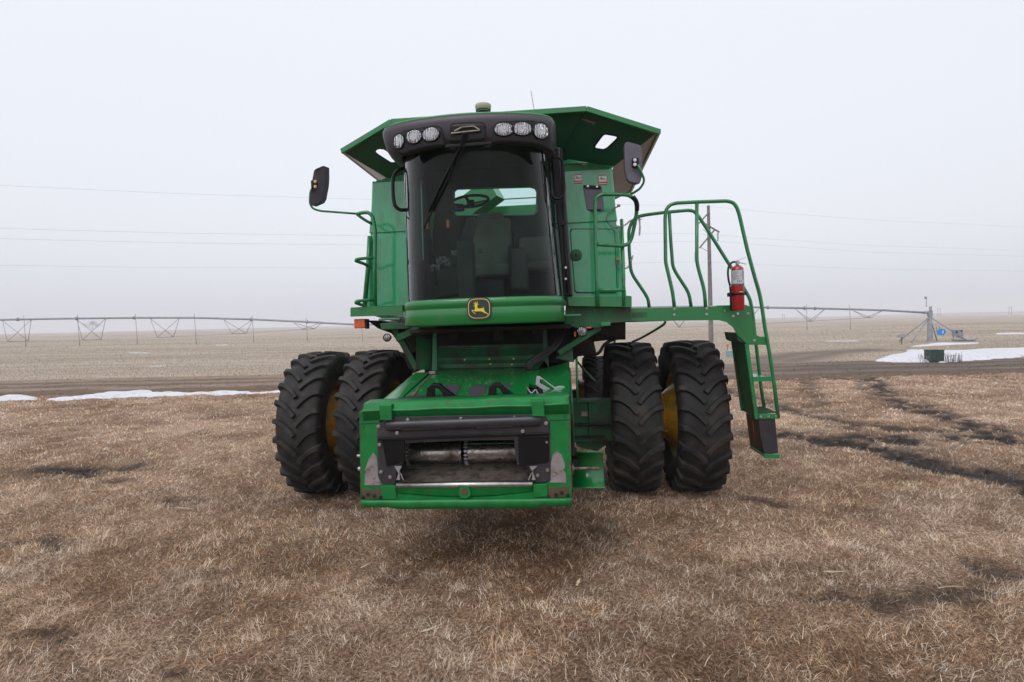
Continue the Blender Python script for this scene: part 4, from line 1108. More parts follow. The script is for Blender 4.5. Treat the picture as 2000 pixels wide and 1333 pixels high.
# stepped ribs behind the deck up to the cavity
b = MB()
for (x0, y0, x1, y1, yy_, h, m_) in ((853, 716, 1032, 712, -1.22, .05, 0), (853, 703, 1060, 697, -1.12, .045, 0), (850, 690, 1062, 684, -1.02, .10, 0), (858, 680, 1060, 676, -1.0, .05, 0)):
    a, c = L(x0, y0, yy_), L(x1, y1, yy_); b.bar(a, c, .07, h)
b.slab([L(850, 728, -1.26), L(850, 680, -1.04), L(1080, 676, -1.04), L(1050, 722, -1.24)], (0, .01, -.005))
b.build('throat_ribs', 'dgreen', fh, bevel=.006)  # darker green paints in the occlusion under the cab
b = MB()
for (x_, y_) in ((908, 703), (956, 702), (1003, 701), (958, 711), (1000, 712)): c = L(x_, y_, -1.30 + .05); b.cyl(c, c + FW * .015, .010, 6)
b.build('bolt', 'brass', fh)
# side cheeks and struts framing the throat
b = MB()
b.slab(LT([(813, 656, -1.2), (842, 664, -1.05), (842, 724, -1.15), (812, 722, -1.3)]), (.0, .03, 0))
b.slab(LT([(846, 640, -1.25), (852, 640, -1.25), (854, 724, -1.35), (843, 724, -1.35)]), (0, .04, 0))
b.slab(LT([(1085, 690, -1.1), (1118, 676, -1.1), (1120, 708, -1.15), (1085, 700, -1.15)]), (0, .03, 0))
b.slab(LT([(1060, 640, -1.2), (1067, 640, -1.2), (1072, 718, -1.3), (1060, 700, -1.3)]), (0, .04, 0))
b.build('throat_cheek', 'dgreen', fh, bevel=.004, each=True)
b = MB(); b.tube(LT([(1112, 720, -1.6), (1116, 780, -2.4), (1120, 868, -2.4)]), .012, 8); b.tube(LT([(1126, 700, -1.4), (1128, 790, -1.5)]), .012, 8); b.build('hose_guard', 'dgreen', fh)
# crop crumbs on the deck: dirt with shape of its own
b = MB(); random.seed(3)
for i in range(420):
    x = random.gauss(0, .25) if i % 3 else random.uniform(-.75, .75); v = random.random() ** 1.5; y = yb_ + (yf_ - yb_) * v; z = zb_ + (zf_ - zb_) * v + .004
    if abs(x) > .76: continue
    if x < -.62 or x > .52: z -= .012
    s_ = random.uniform(.0015, .0038); a = random.random() * 3
    b.add([(x - s_ * math.cos(a) * 2, y - s_ * math.sin(a), z), (x + s_ * math.cos(a) * 2, y - s_, z + .001), (x + s_, y + s_ * math.sin(a), z + s_)], [(0, 1, 2)])
o = b.build('crop_dust', 'straw', fh, fix=False); o['kind'] = 'stuff'
# dark worn patches and black edge strip
def ondeck(px, py, dz=.004):
    o = Mi @ CP; d = Mi.to_3x3() @ ray(px, py); p0 = V3((0, yb_, zb_)); n_ = V3((0, (zb_ - zf_), -(yb_ - yf_))).normalized()
    n_ = V3((0, -(zf_ - zb_), (yf_ - yb_))).normalized(); t = (p0 - o).dot(n_) / d.dot(n_); p = o + d * t; return p + V3((0, 0, dz))
b = MB()
for P in ([(868, 752), (900, 753), (890, 776), (872, 768)], [(921, 756), (934, 754), (951, 755), (945, 775), (918, 776), (915, 768)], [(968, 752), (996, 751), (1002, 755), (988, 758), (974, 757)]):
    b.slab([ondeck(*p) for p in P], (0, 0, .003))
b.build('wear_patch', 'visor', fh, each=True)
b = MB(); b.slab([ondeck(x_, y_, .006) for x_, y_ in ((760, 785), (782, 780), (810, 775), (920, 777), (1040, 772), (1066, 773), (1066, 779), (900, 780), (780, 784))], (0, 0, .008)); b.build('edge_strip', 'dark', fh, bevel=.003)
# cast lift handles
def castb(px0, px1, py):
    b = MB(); c0, c1 = L(px0, py, -2.5), L(px1, py, -2.5); h = .150; w = c1.x - c0.x
    P = [c0 + V3((0, 0, -.03)), c0 + V3((.015, 0, h * .55)), c0 + V3((.06, 0, h * .75)), c0 + V3((w * .55, 0, h * .72)), c0 + V3((w * .72, 0, h * .45)), c1 + V3((.06, 0, -.02)), c1 + V3((-.05, 0, -.03)), c0 + V3((w * .63, 0, h * .22)), c0 + V3((w * .5, 0, h * .48)), c0 + V3((.075, 0, h * .50)), c0 + V3((.075, 0, -.03))]
    b.slab(P, (0, .07, .006)); return b.build('lift_lug', 'black', fh, bevel=.006)
castb(831, 882, 776); castb(952, 998, 775)
# latch lever of bent zinc plate
b = MB()
P = LT([(1049, 736, -2.1), (1054, 736, -2.1), (1108, 766, -2.45), (1110, 776, -2.5), (1083, 776, -2.5), (1047, 753, -2.2)])
H_ = LT([(1055, 742, -2.1), (1062, 742, -2.15), (1089, 762, -2.35), (1080, 765, -2.4), (1056, 750, -2.2)])
P = [V3((p.x, 0, p.z)) for p in P]; H_ = [V3((p.x, 0, p.z)) for p in H_]
pl = [(L(x_, y_, -2.3)) for x_, y_ in ((1048, 735), (1054, 735), (1084, 757), (1092, 754), (1102, 755), (1112, 766), (1113, 777), (1083, 777), (1066, 766), (1046, 752))]
hl_ = [(L(x_, y_, -2.3)) for x_, y_ in ((1054, 742), (1059, 741), (1083, 760), (1080, 763), (1055, 749))]
b.slab(pl, (0, .008, 0), [hl_]); b.build('latch_lever', 'zinc', fh, bevel=.002)
b = MB(); b.tube(LT([(1030, 758, -2.3), (1038, 770, -2.35), (1046, 760, -2.3), (1052, 772, -2.4), (1040, 776, -2.4)]), .006, 6); b.cyl(L(1044, 774, -2.4), L(1056, 774, -2.4), .014, 10); b.build('latch_spring', 'zinc', fh)
b = MB(); b.tube(LT([(806, 775, -2.45), (812, 768, -2.3), (818, 758, -2.1), (838, 737, -1.6), (848, 728, -1.4)]), .010, 8); b.box(L(809, 770, -2.35), (.03, .05, .03)); b.box(L(845, 728, -1.45), (.07, .05, .03)); b.build('support_rod', 'wornsteel', fh, bevel=.002)
# hoses falling from the cab to the feeder
b = MB(); random.seed(9)
for i in range(7):
    o_ = i * 3.2
    b.tube(LT([(1090 + o_ * .8, 636, -1.1 + .02 * i), (1092 + o_ * .5, 655, -1.2), (1076 + o_ * .6, 680 + (i % 2) * 4, -1.35), (1048 + o_ * .6, 694 + i * 1.2, -1.45), (1030 + o_ * .45, 708 + i, -1.5), (1027 + o_ * .4, 722 + i, -1.5)]), .013 - .001 * (i % 3), 8, rad=.15)
b.build('hydraulic_hose', 'hosem', fh)

# front face frame -------------------------------------------------------------
outer = [(702, 806), (706, 803), (1111, 789), (1114, 793), (1117, 968), (1116, 985), (706, 989), (704, 972)]
inner = [(742, 822), (768, 814), (1045, 810), (1066, 815), (1073, 826), (1074, 938), (1066, 944), (1040, 946), (1040, 952), (773, 956), (772, 948), (752, 944), (742, 930)]
b = MB(); b.slab([Q(*p) for p in outer], (0, .05, 0), [[Q(*p) for p in inner]]); b.build('face_frame', 'worn', fh, bevel=.005)
b = MB()   # return flanges top and sides, back to the housing
b.slab([Q(703, 804), Q(1113, 790), Q(1113, 790) + V3((0, .5, .02)), Q(703, 804) + V3((0, .5, .02))], (0, 0, -.02))
b.slab([Q(702, 806, YF + .05), Q(704, 972, YF + .05), Q(704, 972, YF + .3), Q(702, 806, YF + .3)], (.02, 0, 0)); b.slab([Q(1114, 793, YF + .05), Q(1117, 968, YF + .05), Q(1117, 968, YF + .3), Q(1114, 793, YF + .3)], (-.02, 0, 0))
b.build('flange', 'worn', fh, bevel=.003)
# rolled top beam
rows = []
prof = [(.05, -.075), (-.004, -.075), (-.006, -.012), (-.022, -.004), (-.026, .004), (-.018, .012), (.0, .016), (.030, .055), (.045, .064), (.20, .070)]
A, B_ = Q(709, 804), Q(1111, 790)
for (dy, dz) in prof: rows.append([A.lerp(B_, i / 30) + V3((0, dy, dz + .003 * math.sin(i * .7))) for i in range(31)])
b = MB(); b.grid(rows); b.build('top_beam', 'worn', fh, solid=.006)
for (x0, x1) in ((741, 765), (1038, 1062)):
    yA = 808 - (x0 - 741) * .028
    b = MB(); c = L((x0 + x1) / 2, yA - 5, YF - .045); w = .105
    b.box(c + V3((0, 0, .012)), (w, .012, .07)); b.box(c + V3((0, .05, .046)), (w, .11, .010)); b.box(c + V3((.004, -.002, -.05)), (w * .95, .018, .055))
    b.build('hook_bracket', 'worn', fh, bevel=.003)
# seams on the face
b = MB()
for a_, c_ in (((704, 829), (742, 826)), ((1073, 822), (1114, 820)), ((1104, 802), (1104, 822))): b.bar(Q(*a_, YF - .002), Q(*c_, YF - .002), .004, .005)
b.build('weld_seam', 'dark', fh)
# rust and bare metal where the paint has gone: edges and chips
random.seed(21)
b = MB()
def edge_wear(p, q, w, n_, inward):
    P_ = []; N_ = []
    for i in range(n_ + 1):
        t = i / n_; x = p[0] + (q[0] - p[0]) * t; y = p[1] + (q[1] - p[1]) * t; k = w * max(.12, random.gauss(.45, .35)) * (1.6 if random.random() < .12 else 1)
        P_.append(Q(x, y, YF - .0035)); N_.append(Q(x + inward[0] * k, y + inward[1] * k, YF - .0035))
    b.grid([P_, N_], smooth=False)
edge_wear((703, 810), (705, 985), 2.2, 60, (1, 0)); edge_wear((1113, 796), (1116, 980), 3.0, 60, (-1, 0)); edge_wear((741, 824), (742, 900), 1.4, 20, (-1, 0)); edge_wear((1074, 840), (1075, 938), 1.6, 22, (1, 0))
edge_wear((774, 956), (1040, 952), 2.0, 60, (0, 1)); edge_wear((704, 806), (1112, 792), 1.0, 90, (0, 1))
o = b.build('edge_rust', 'rust', fh, fix=False, solid=.0006)
b = MB()
for i in range(90):
    side = random.random(); x = random.choice((random.uniform(706, 738), random.uniform(1078, 1112), random.uniform(710, 1105))); y = random.uniform(808, 985) if not 745 < x < 1072 else random.choice((random.uniform(958, 988), random.uniform(802, 810)))
    c = Q(x, y, YF - (.0035 if y < 955 or not 770 < x < 1040 else .04)); r_ = random.uniform(.002, .0065); m_ = random.randint(4, 7)
    b.slab([c + V3((r_ * random.uniform(.5, 1.3) * math.cos(2 * math.pi * k / m_), 0, r_ * random.uniform(.4, 1.1) * math.sin(2 * math.pi * k / m_))) for k in range(m_)], (0, .0006, 0))
o = b.build('paint_chips', 'rust', fh, fix=False); o['kind'] = 'stuff'
# black moulded shroud
def shroud_ring(o, i, y0, y1, name, m_, bev): 
    b = MB(); b.slab([Q(*p, y0) for p in o], (0, y1 - y0, 0), [[Q(*p, y0) for p in i]]); return b.build(name, m_, fh, bevel=bev)
so_ = [(738, 828), (752, 822), (768, 815), (900, 812), (1045, 810), (1068, 816), (1072, 824), (1073, 832), (1075, 935), (1068, 942), (1046, 943), (1040, 925), (1022, 905), (1008, 902), (1004, 860), (900, 861), (792, 866), (788, 905), (775, 915), (772, 945), (748, 946), (740, 936), (736, 852)]
b = MB(); b.slab([Q(*p, YF - .012) for p in so_], (0, .016, 0)); b.build('shroud', 'shroud', fh, bevel=.008)
b = MB()   # padded upper roll of the shroud
rows = []
for (dy, dz) in ((.02, .052), (-.018, .048), (-.040, .034), (-.046, .012), (-.044, -.010), (-.034, -.030), (-.020, -.042), (.02, -.046)):
    r0 = []
    for i in range(33):
        t = i / 32; px_ = 748 + 314 * t; py_ = 833 - 11 * t; e_ = min(1, min(t, 1 - t) / .06); e_ = math.sqrt(max(0, 1 - (1 - e_) ** 2)); c = Q(px_, py_, YF - .010)
        r0.append(c + V3((0, dy * e_ + .02 * (1 - e_), dz * (.55 + .45 * e_))))
    rows.append(r0)
b.grid(rows); b.build('shroud_roll', 'shroud', fh, fix=False)
b = MB(); b.bar(Q(785, 840, YF - .09), Q(860, 838, YF - .09), .01, .006); b.bar(Q(930, 836, YF - .09), Q(1000, 833, YF - .09), .01, .006); b.bar(Q(835, 846, YF - .075), Q(957, 843, YF - .075), .012, .006); b.build('shroud_groove', 'dark', fh, each=True)
b = MB()
for s_, (xa, xb) in ((1, (741, 790)), (-1, (1008, 1072))):
    b.slab([Q(xa + 4, 857 - (xa > 900) * 6, YF - .03), Q(xb, 858 - (xa > 900) * 6, YF - .03), Q(xb, 903, YF - .03), Q(xa + (14 if s_ > 0 else 6), 912, YF - .03)], (0, .02, 0))
b.slab([Q(738, 856, YF - .04), Q(1073, 845, YF - .04), Q(1073, 850, YF - .04), Q(738, 862, YF - .04)], (0, .03, 0))
b.build('shroud_cheek', 'black', fh, bevel=.006)  # black here paints in the shading inside the opening
for (x_, y_) in ((739, 833), (741, 869), (744, 922), (762, 932), (796.5, 820), (900, 818), (1005, 815.5), (1066.5, 827), (1068, 863.5), (1069.5, 918.5), (1050, 929), (775.5, 846), (1021, 842.5)):
    yy_ = YF - (.055 if y_ in (846, 842.5) else .020); bolt(Q(x_, y_, yy_), FW, .0105, .016, fh)
# opening: side walls, drum, chain, floor
b = MB()
b.slab([Q(742, 826, -2.68), Q(742, 946, -2.68), Q(742, 946, -2.68) + V3((0, .9, 0)), Q(742, 826, -2.68) + V3((0, .9, 0))], (.02, 0, 0))
b.slab([Q(1073, 822, -2.68), Q(1073, 942, -2.68), Q(1073, 942, -2.68) + V3((0, .9, 0)), Q(1073, 822, -2.68) + V3((0, .9, 0))], (-.02, 0, 0)); b.build('throat_wall', 'dark', fh, each=True)
b = MB(); cz = Q(900, 884, -2.35)
cy = -2.35
dl, dr_ = L(795, 886, cy), L(906, 884, cy); b.cyl((dl.x - .1, cy, cz.z), (dr_.x - .01, cy, cz.z), .100, 40)
dl2, dr2 = L(916, 884, cy), L(1010, 881, cy); b.cyl((dl2.x, cy, cz.z + .004), (dr2.x + .08, cy, cz.z + .004), .098, 40)
b.build('conveyor_drum', 'drum', fh)
b = MB(); b.box(((dl.x + dr_.x) / 2, -2.42, cz.z - .128), (dr_.x - dl.x + .02, .035, .018)); b.box(((dl2.x + dr2.x) / 2 + .01, -2.42, cz.z - .145), (dr2.x - dl2.x + .05, .035, .018)); b.box(((dl.x + dr_.x) / 2, -2.42, cz.z - .112), (dr_.x - dl.x, .02, .01))
b.box(((dl2.x + dr2.x) / 2 + .01, -2.44, cz.z + .098), (dr2.x - dl2.x + .02, .03, .012))
b.build('conveyor_slat', 'dgreen', fh, bevel=.003)
b = MB()
for cx_ in (L(797, 880, -2.4).x, L(911, 880, -2.4).x, L(1013, 880, -2.4).x):
    b = MB()
    for k in range(9):
        a = R(-70 + k * 17.5); c = V3((cx_, cy - .112 * math.cos(a), cz.z + .112 * math.sin(a))); b.box(c, (.026 if k % 2 else .018, .012, .022), Matrix.Rotation(-a, 3, 'X'))
        b.cyl(c + V3((-.018, 0, 0)), c + V3((.018, 0, 0)), .004, 6)
    b.build('conveyor_chain', 'zinc', fh, bevel=.002)
b = MB(); b.slab([Q(775, 951, -2.76), Q(1040, 947, -2.76), (.62, -1.9, 1.0), (-.72, -1.9, 1.0)], (0, 0, -.012)); b.build('throat_floor', 'wornsteel', fh)
b = MB(); A, B_ = Q(775, 948.5, -2.77), Q(1040, 945.5, -2.77); b.tube([A, B_], .027, 16, smooth_pts=False); b.build('strike_edge', 'steel', fh)
b = MB()
for (x0, dx) in ((778, 1), (1042, -1)):
    b.slab([Q(x0 - 8 * 1, 911, -2.79), Q(x0 + 7, 911, -2.79), Q(x0 + 2 * dx, 920, -2.79), Q(x0 + dx * 3, 938, -2.79), Q(x0 - dx * 4, 938, -2.79), Q(x0, 925, -2.79)][:6], (0, .008, 0))
    b.bar(Q(x0 + 4 * dx, 924, -2.8), Q(x0 + 10 * dx, 938, -2.8), .008, .008)
b.build('retaining_clip', 'zinc', fh)
# primer-bare gussets, rust plates
b = MB()
b.slab([Q(*p, YF - .004) for p in ((712, 948), (713, 918), (720, 897), (729, 885), (735, 892), (737, 905), (738, 930), (746, 948))], (0, .004, 0))
b.slab([Q(*p, YF - .004) for p in ((1075, 943), (1076, 905), (1080, 888), (1087, 882), (1096, 888), (1103, 905), (1106, 943))], (0, .004, 0)); b.build('bare_gusset', 'primer', fh, each=True)
for q in ((731, 932), (1083, 928), (712, 922), (1103, 918), (709, 834), (1099, 826)): bolt(Q(*q, YF - .004), FW, .008, .01, fh, 'zinc' if q[0] in (731, 1083) else 'worn')
M['rusty'] = mat('rusty_plate', (.035, .075, .035), .7, var=.2, vscale=10, dirt=RUST, dirt_amt=.85, dscale=9)
b = MB(); b.slab([Q(*p, YF - .012) for p in ((707, 957), (745, 955), (747, 974), (708, 978))], (0, .014, 0)); b.slab([Q(*p, YF - .012) for p in ((1070, 954), (1109, 950), (1110, 970), (1072, 974))], (0, .014, 0)); b.build('wear_plate', 'rusty', fh, bevel=.003, each=True)
for q in ((709, 972), (719, 966), (731, 969), (744, 972), (1071, 970), (1086, 967), (1097, 963), (1109, 968)): bolt(Q(*q, YF - .018), FW, .011, .010, fh, 'dark')
b = MB(); b.slab([Q(*p, YF - .02) for p in ((744, 950), (772, 949), (774, 975), (746, 976))], (0, .02, 0)); b.slab([Q(*p, YF - .02) for p in ((1041, 947), (1069, 945), (1070, 970), (1043, 972))], (0, .02, 0)); b.build('corner_block', 'worn', fh, bevel=.004, each=True)
# lower sill with curved strap and pivot ear
rows = []
for k in range(8):
    a = k / 7; rows.append([Q(776 + 264 * i / 30, 953 - 3 * i / 30 + 10 * a + (9 * math.sin(math.pi * i / 30)) * a, YF - .03 + .03 * a) for i in range(31)])
b = MB(); b.grid(rows); b.build('sill_strap', 'worn', fh, solid=.01)
b = MB(); c = Q(907, 962, YF - .05); b.cyl(c, c + V3((0, .06, 0)), .052, 24); b.build('pivot_ear', 'worn', fh, bevel=.004)
b = MB(); b.cyl(c + V3((0, -.004, .006)), c + V3((0, .01, .006)), .030, 20); b.build('pivot_bore', 'rusty', fh)
rows = []
bot = lambda i: 991 + (3.5 if 4 < i < 26 else 0) - 3 * i / 30
for (dy, v) in ((.03, 0), (-.035, .0), (-.045, .25), (-.045, .6), (-.03, 1.0), (.03, 1.0)):
    rows.append([Q(705 + 411 * i / 30, (978 - 4 * i / 30) * (1 - v) + bot(i) * v, YF + dy) for i in range(31)])
b = MB(); b.grid(rows); b.build('bottom_lip', 'worn', fh, solid=.008)
b = MB()
for q in ((698, 891, .014, 'g'), (700, 916, .018, 's')): b.cyl(L(q[0], q[1], -2.6), L(q[0] + 12, q[1], -2.6), q[2], 12)
b.build('side_pin', 'zinc', fh)
# right-hand drive shield (curved green sheet with a shaft end)
rows = []
for k in range(15):
    a = k / 14 * math.pi * .9; rows.append([V3((x_, -2.35 + .23 * math.cos(a) * 1.0, 0)) for x_ in (0, 1)])
p0, p1 = L(1117, 886, -2.3), L(1180, 883, -2.3); p2 = L(1180, 953, -2.3); hgt = p1.z - p2.z
rows = []
for k in range(15):
    a = math.pi * k / 14; y = -2.3 + .17 * math.sin(a); z = p1.z - hgt * (1 - math.cos(a)) / 2; rows.append([V3((p0.x, y, z)), V3((p1.x, y, z - .004))])
b = MB(); b.grid(rows); b.build('shaft_shield', 'green', fh, solid=.006, fix=False)
b = MB(); c = L(1150, 915, -2.28); b.cyl((p0.x, c.y, c.z), (c.x + .08, c.y, c.z), .014, 12); b.cyl((p0.x, c.y, c.z), (p0.x + .012, c.y, c.z), .055, 24); b.cyl((c.x + .03, c.y, c.z), (c.x + .09, c.y, c.z), .02, 12); b.build('shaft_stub', 'wornsteel', fh)
b = MB(); b.box((.88, -2.05, 1.12), (.05, .7, .32)); b.box((.90, -2.0, .85), (.06, .5, .10)); b.build('drive_gearcase', 'dark', fh, bevel=.01)
# side bar on right
b = MB(); b.tube(LT([(1127, 706, -.7), (1140, 722, -.9), (1162, 745, -1.0)]), .012, 8); b.build('feeder_strut', 'dgreen', fh)

# ---- under-cab works
b = MB()
b.slab([(-.80, -1.55, 2.13), (-.80, -.9, 1.75), (.92, -.9, 1.75), (.92, -1.55, 2.13)], (0, 0, .02)) if False else None
b.box((.04, -.60, 2.0), (2.1, .4, .30)); b.box((.04, -.50, 1.85), (1.9, .4, .3)); b.box((.04, -.9, 2.1), (1.75, .9, .05))
for q in ((875, 650, 900, 664), (960, 648, 990, 662), (1040, 645, 1060, 660)): b.box(L((q[0] + q[2]) / 2, (q[1] + q[3]) / 2, -.95), (.12, .1, .12))
b.build('underframe', 'dark', root, bevel=.01)
b = MB()
b.slab(LT([(742, 632, -1.3), (768, 630, -1.3), (800, 632, -1.3), (800, 642, -1.3), (744, 644, -1.3)]), (0, .3, 0))
b.slab(LT([(1105, 596, -1.2), (1233, 594, -1.2), (1233, 629, -1.2), (1190, 632, -1.2), (1178, 640, -1.2), (1128, 642, -1.2), (1102, 634, -1.2)]), (0, .3, 0))
b.build('cab_bracket', 'dgreen', root, bevel=.008, each=True)
b = MB()
b.box(L(764, 624, -1.5), (.23, .14, .022)); b.box(L(1115, 616.5, -1.5), (.20, .14, .020)); b.bar(L(1173, 634, -1.25), L(1192, 633, -1.25), .06, .04)
b.build('toe_step', 'rail', root, bevel=.004, each=True)
b = MB()
b.bar(L(775, 662, -1.2), L(822, 640, -1.3), .05, .075); b.bar(L(1090, 690, -1.2), L(1172, 640, -1.1), .05, .06); b.bar(L(770, 640, -1.0), L(815, 722, -1.0), .05, .07)
b.build('brace', 'dgreen', root, bevel=.006, each=True)
b = MB(); b.slab(LT([(716, 626, -1.1), (745, 628, -1.1), (800, 640, -.8), (812, 720, -.8), (797, 720, -.8), (785, 680, -.8), (765, 652, -.9), (738, 642, -1.0)]), (0, .4, 0))
b.slab(LT([(1120, 640, -1.0), (1222, 628, -.9), (1222, 664, -.8), (1196, 664, -.8), (1160, 668, -.8), (1165, 690, -.8), (1150, 694, -.8), (1120, 698, -.8)]), (0, .3, 0))
b.tube(LT([(1140, 697, -.7), (1170, 692, -.7), (1180, 672, -.7), (1200, 662, -.7), (1215, 660, -.7)]), .02, 8); b.build('fender_structure', 'dark', root, bevel=.006, each=True)
b = MB(); b.cyl((1.50, -.35, 2.1), (1.50, -.35, 1.85), .12, 20); b.build('filter_can', 'brass', root, bevel=.01) if False else None
# ledges in front of the body
b = MB(); b.slab(LT([(684, 601, -1.30), (786, 596, -1.30), (787, 616, -1.30), (684, 619, -1.30)]), (0, .02, 0)); b.slab([L(684, 601, -1.3), L(786, 596, -1.3), L(786, 596, -1.3) + V3((0, .40, 0)), L(684, 601, -1.3) + V3((.03, .40, 0))], (0, 0, -.015)); b.build('ledge', 'green', root, bevel=.005)
b = MB(); b.slab(LT([(1107, 580, -1.30), (1231, 578, -1.30), (1234, 580, -1.3), (1234, 600, -1.3), (1226, 600, -1.30), (1110, 598, -1.30)]), (0, .02, 0)); b.slab([L(1107, 580, -1.3), L(1234, 579, -1.3), L(1234, 579, -1.3) + V3((0, .40, 0)), L(1107, 580, -1.3) + V3((0, .40, 0))], (0, 0, -.012)); b.build('ledge', 'green', root, bevel=.005)
for q in ((1164, 581), (1172, 581), (1164, 593), (1172, 593), (1214, 581), (1222, 581), (1215, 593), (1223, 593)): bolt(L(*q, -1.302), FW, .007, .008, root, 'green')
# lamps low on the machine
b = MB(); b.box(L(704, 632.5, -1.22), (.125, .07, .105)); o = b.build('turn_signal', 'orange', root, bevel=.01); MBx = MB(); MBx.box(L(717, 633, -1.2), (.03, .08, .11)); MBx.build('signal_housing', 'dark', o, bevel=.008)
def lamp(px, py, r, yl, lab=None):
    c = L(px, py, yl); e_ = empty('field_light', (0, 0, 0), root)
    b = MB(); b.lathe([(-.10, .02), (-.07, r * .75), (-.01, r * 1.12), (.006, r * 1.14), (.010, r)], c, (0, -1, 0), 28); b.build('lamp_shell', 'dark', e_)
    b = MB(); b.lathe([(.004, r), (.014, r * .7), (.018, .001)], c, (0, -1, 0), 28); b.build('lamp_lens', 'lens', e_)
lamp(756, 660, .040, -1.30); lamp(1137, 648, .052, -1.35)
b = MB(); b.box(L(1150, 640, -1.33), (.05, .02, .015)); b.box(L(1123, 653, -1.33), (.015, .03, .05)); b.build('lamp_bracket', 'orange', root)

# ---- left side: handrail with rungs, mirror
b = MB()
b.tube(LT([(733, 598, -1.28), (732, 520, -1.28), (733, 450, -1.28), (728, 424, -1.28), (720, 415, -1.28), (706, 416, -1.28), (697, 419, -1.28)]), .020, 12, rad=.08)
b.tube(LT([(697, 419, -1.28), (712, 430, -1.24), (727, 438, -1.2)]), .016, 10)
for y_ in (504, 586): b.tube(LT([(731, y_, -1.28), (712, y_ + 1, -1.33), (696, y_ + 3, -1.38), (695, y_ + 6, -1.38), (712, y_ + 12, -1.1), (722, y_ + 18, -.95)]), .018, 10, rad=.05)
b.tube(LT([(722, 462, -.98), (719, 520, -1.0), (712, 598, -1.05)]), .026, 12)
b.build('handrail', 'rail', root)
def mirror_shell(front, yl, dy):
    return None
mr = empty('mirror', (0, 0, 0), root); mr['label'] = 'mirror on the machine\'s right, left in the photo, on a long arm'
b = MB(); b.tube(LT([(697, 418, -1.28), (660, 415, -1.35), (625, 412.5, -1.45), (611, 408, -1.48), (605, 398, -1.48), (606, 375, -1.50), (613, 362, -1.52)]), .0115, 8, rad=.06); b.build('mirror_arm', 'rail', mr)
b = MB(); b.slab(LT([(613, 334, -1.50), (617, 330, -1.50), (631, 324, -1.42), (634.5, 325, -1.40), (635, 345, -1.38), (634, 362, -1.38), (629, 388, -1.40), (625, 395, -1.42), (609, 402, -1.50), (605, 400, -1.52), (606, 380, -1.52), (609, 355, -1.52)]), (.02, .07, 0)); b.build('mirror_housing', 'mirror_back', mr, bevel=.018, seg=3)
b = MB(); b.slab([p + V3((.024, .075, 0)) for p in LT([(616, 336, -1.48), (631, 328, -1.42), (631, 360, -1.40), (624, 390, -1.43), (610, 396, -1.49)])], (.001, .004, 0)); b.build('mirror_glass', 'steel', mr)
b = MB(); b.box(L(614, 361, -1.54), (.06, .05, .085)); b.build('mirror_clamp', 'black', mr, bevel=.01)
for q in ((616, 355), (616, 365)): bolt(L(*q, -1.57), FW, .012, .012, mr, 'brass')
mr = empty('mirror', (0, 0, 0), root); mr['label'] = 'mirror on the machine\'s left, right in the photo, on a short bent arm'
b = MB(); b.tube(LT([(1246, 322, -1.43), (1253, 338, -1.42), (1258, 350, -1.40), (1257, 358, -1.38), (1250, 369, -1.35), (1236, 378, -1.28), (1230, 381, -1.26)]), .0125, 8, rad=.05); b.build('mirror_arm', 'rail', mr)
b = MB(); b.slab(LP([(1219, 284, ), (1221, 279), (1226, 277), (1248, 283), (1252, 286), (1254, 300), (1255, 320), (1254, 345), (1251, 356), (1244, 359), (1230, 356), (1224, 350), (1220, 330)], -1.38), (0, .07, 0)); b.build('mirror_housing', 'mirror_back', mr, bevel=.022, seg=3)
b = MB(); b.slab(LP([(1223, 284), (1248, 290), (1250, 345), (1228, 350)], -1.305), (0, .003, 0)); b.build('mirror_glass', 'steel', mr)
b = MB(); b.box(L(1241, 318, -1.41), (.07, .05, .09)); b.build('mirror_clamp', 'black', mr, bevel=.012)
for q in ((1240, 313), (1240, 322)): bolt(L(*q, -1.44), FW, .012, .012, mr, 'steel')

# ---- right side: gate rail, platform, railings, ladder
b = MB()
b.tube(LT([(1167, 598, -1.33), (1166, 560, -1.33), (1163, 480, -1.33), (1162, 400, -1.33), (1164, 388, -1.33), (1174, 380, -1.33), (1200, 380, -1.33), (1228, 381, -1.32), (1242, 392, -1.30), (1244, 412, -1.28), (1240, 436, -1.25), (1234, 465, -1.22), (1228, 477, -1.22), (1215, 481, -1.25), (1190, 479, -1.30), (1166, 478, -1.33)]), .020, 12, rad=.07)
b.tube(LT([(1218, 598, -1.30), (1218, 540, -1.28), (1216, 480, -1.2), (1214, 430, -1.0)]), .019, 12)
b.tube(LT([(1168, 567, -1.33), (1219, 567, -1.30)]), .018, 12)
b.build('gate_rail', 'rail', root)
b = MB(); b.tube(LT([(1236, 384, -1.34), (1243, 393, -1.33), (1245, 402, -1.32), (1244, 412, -1.31)]), .022, 8); b.build('rail_grip', 'black', root)
M['platform'] = M['green']
plat = empty('access_platform', (0, 0, 0), root)
YP = -1.12
pb = [(1232, 603), (1395, 599), (1400, 597), (1458, 596), (1466, 600), (1470, 625), (1474, 648), (1478, 655), (1484, 658), (1497, 658), (1499, 659), (1502, 672), (1500, 674), (1462, 674), (1458, 672), (1440, 655), (1432, 640), (1420, 630), (1405, 626), (1380, 626), (1232, 628)]
b = MB(); b.slab(LP(pb, YP), (0, .012, 0)); b.build('fascia', 'green', plat, bevel=.003)
b = MB(); A, B_ = L(1232, 603, YP + .012), L(1458, 597, YP + .012)
b.slab([A, B_, B_ + V3((0, .75, 0)), A + V3((0, .75, 0))], (0, 0, -.03)); b.slab([A + V3((0, 0, -.14)), L(1400, 622, YP + .012), L(1400, 622, YP + .75), A + V3((0, .75, -.14))], (0, 0, -.01)); b.slab([A + V3((0, .75, 0)), B_ + V3((0, .75, 0)), B_ + V3((0, .75, -.14)), A + V3((0, .75, -.14))], (0, .01, 0))
b.build('platform_deck', 'dgreen', plat, bevel=.003)
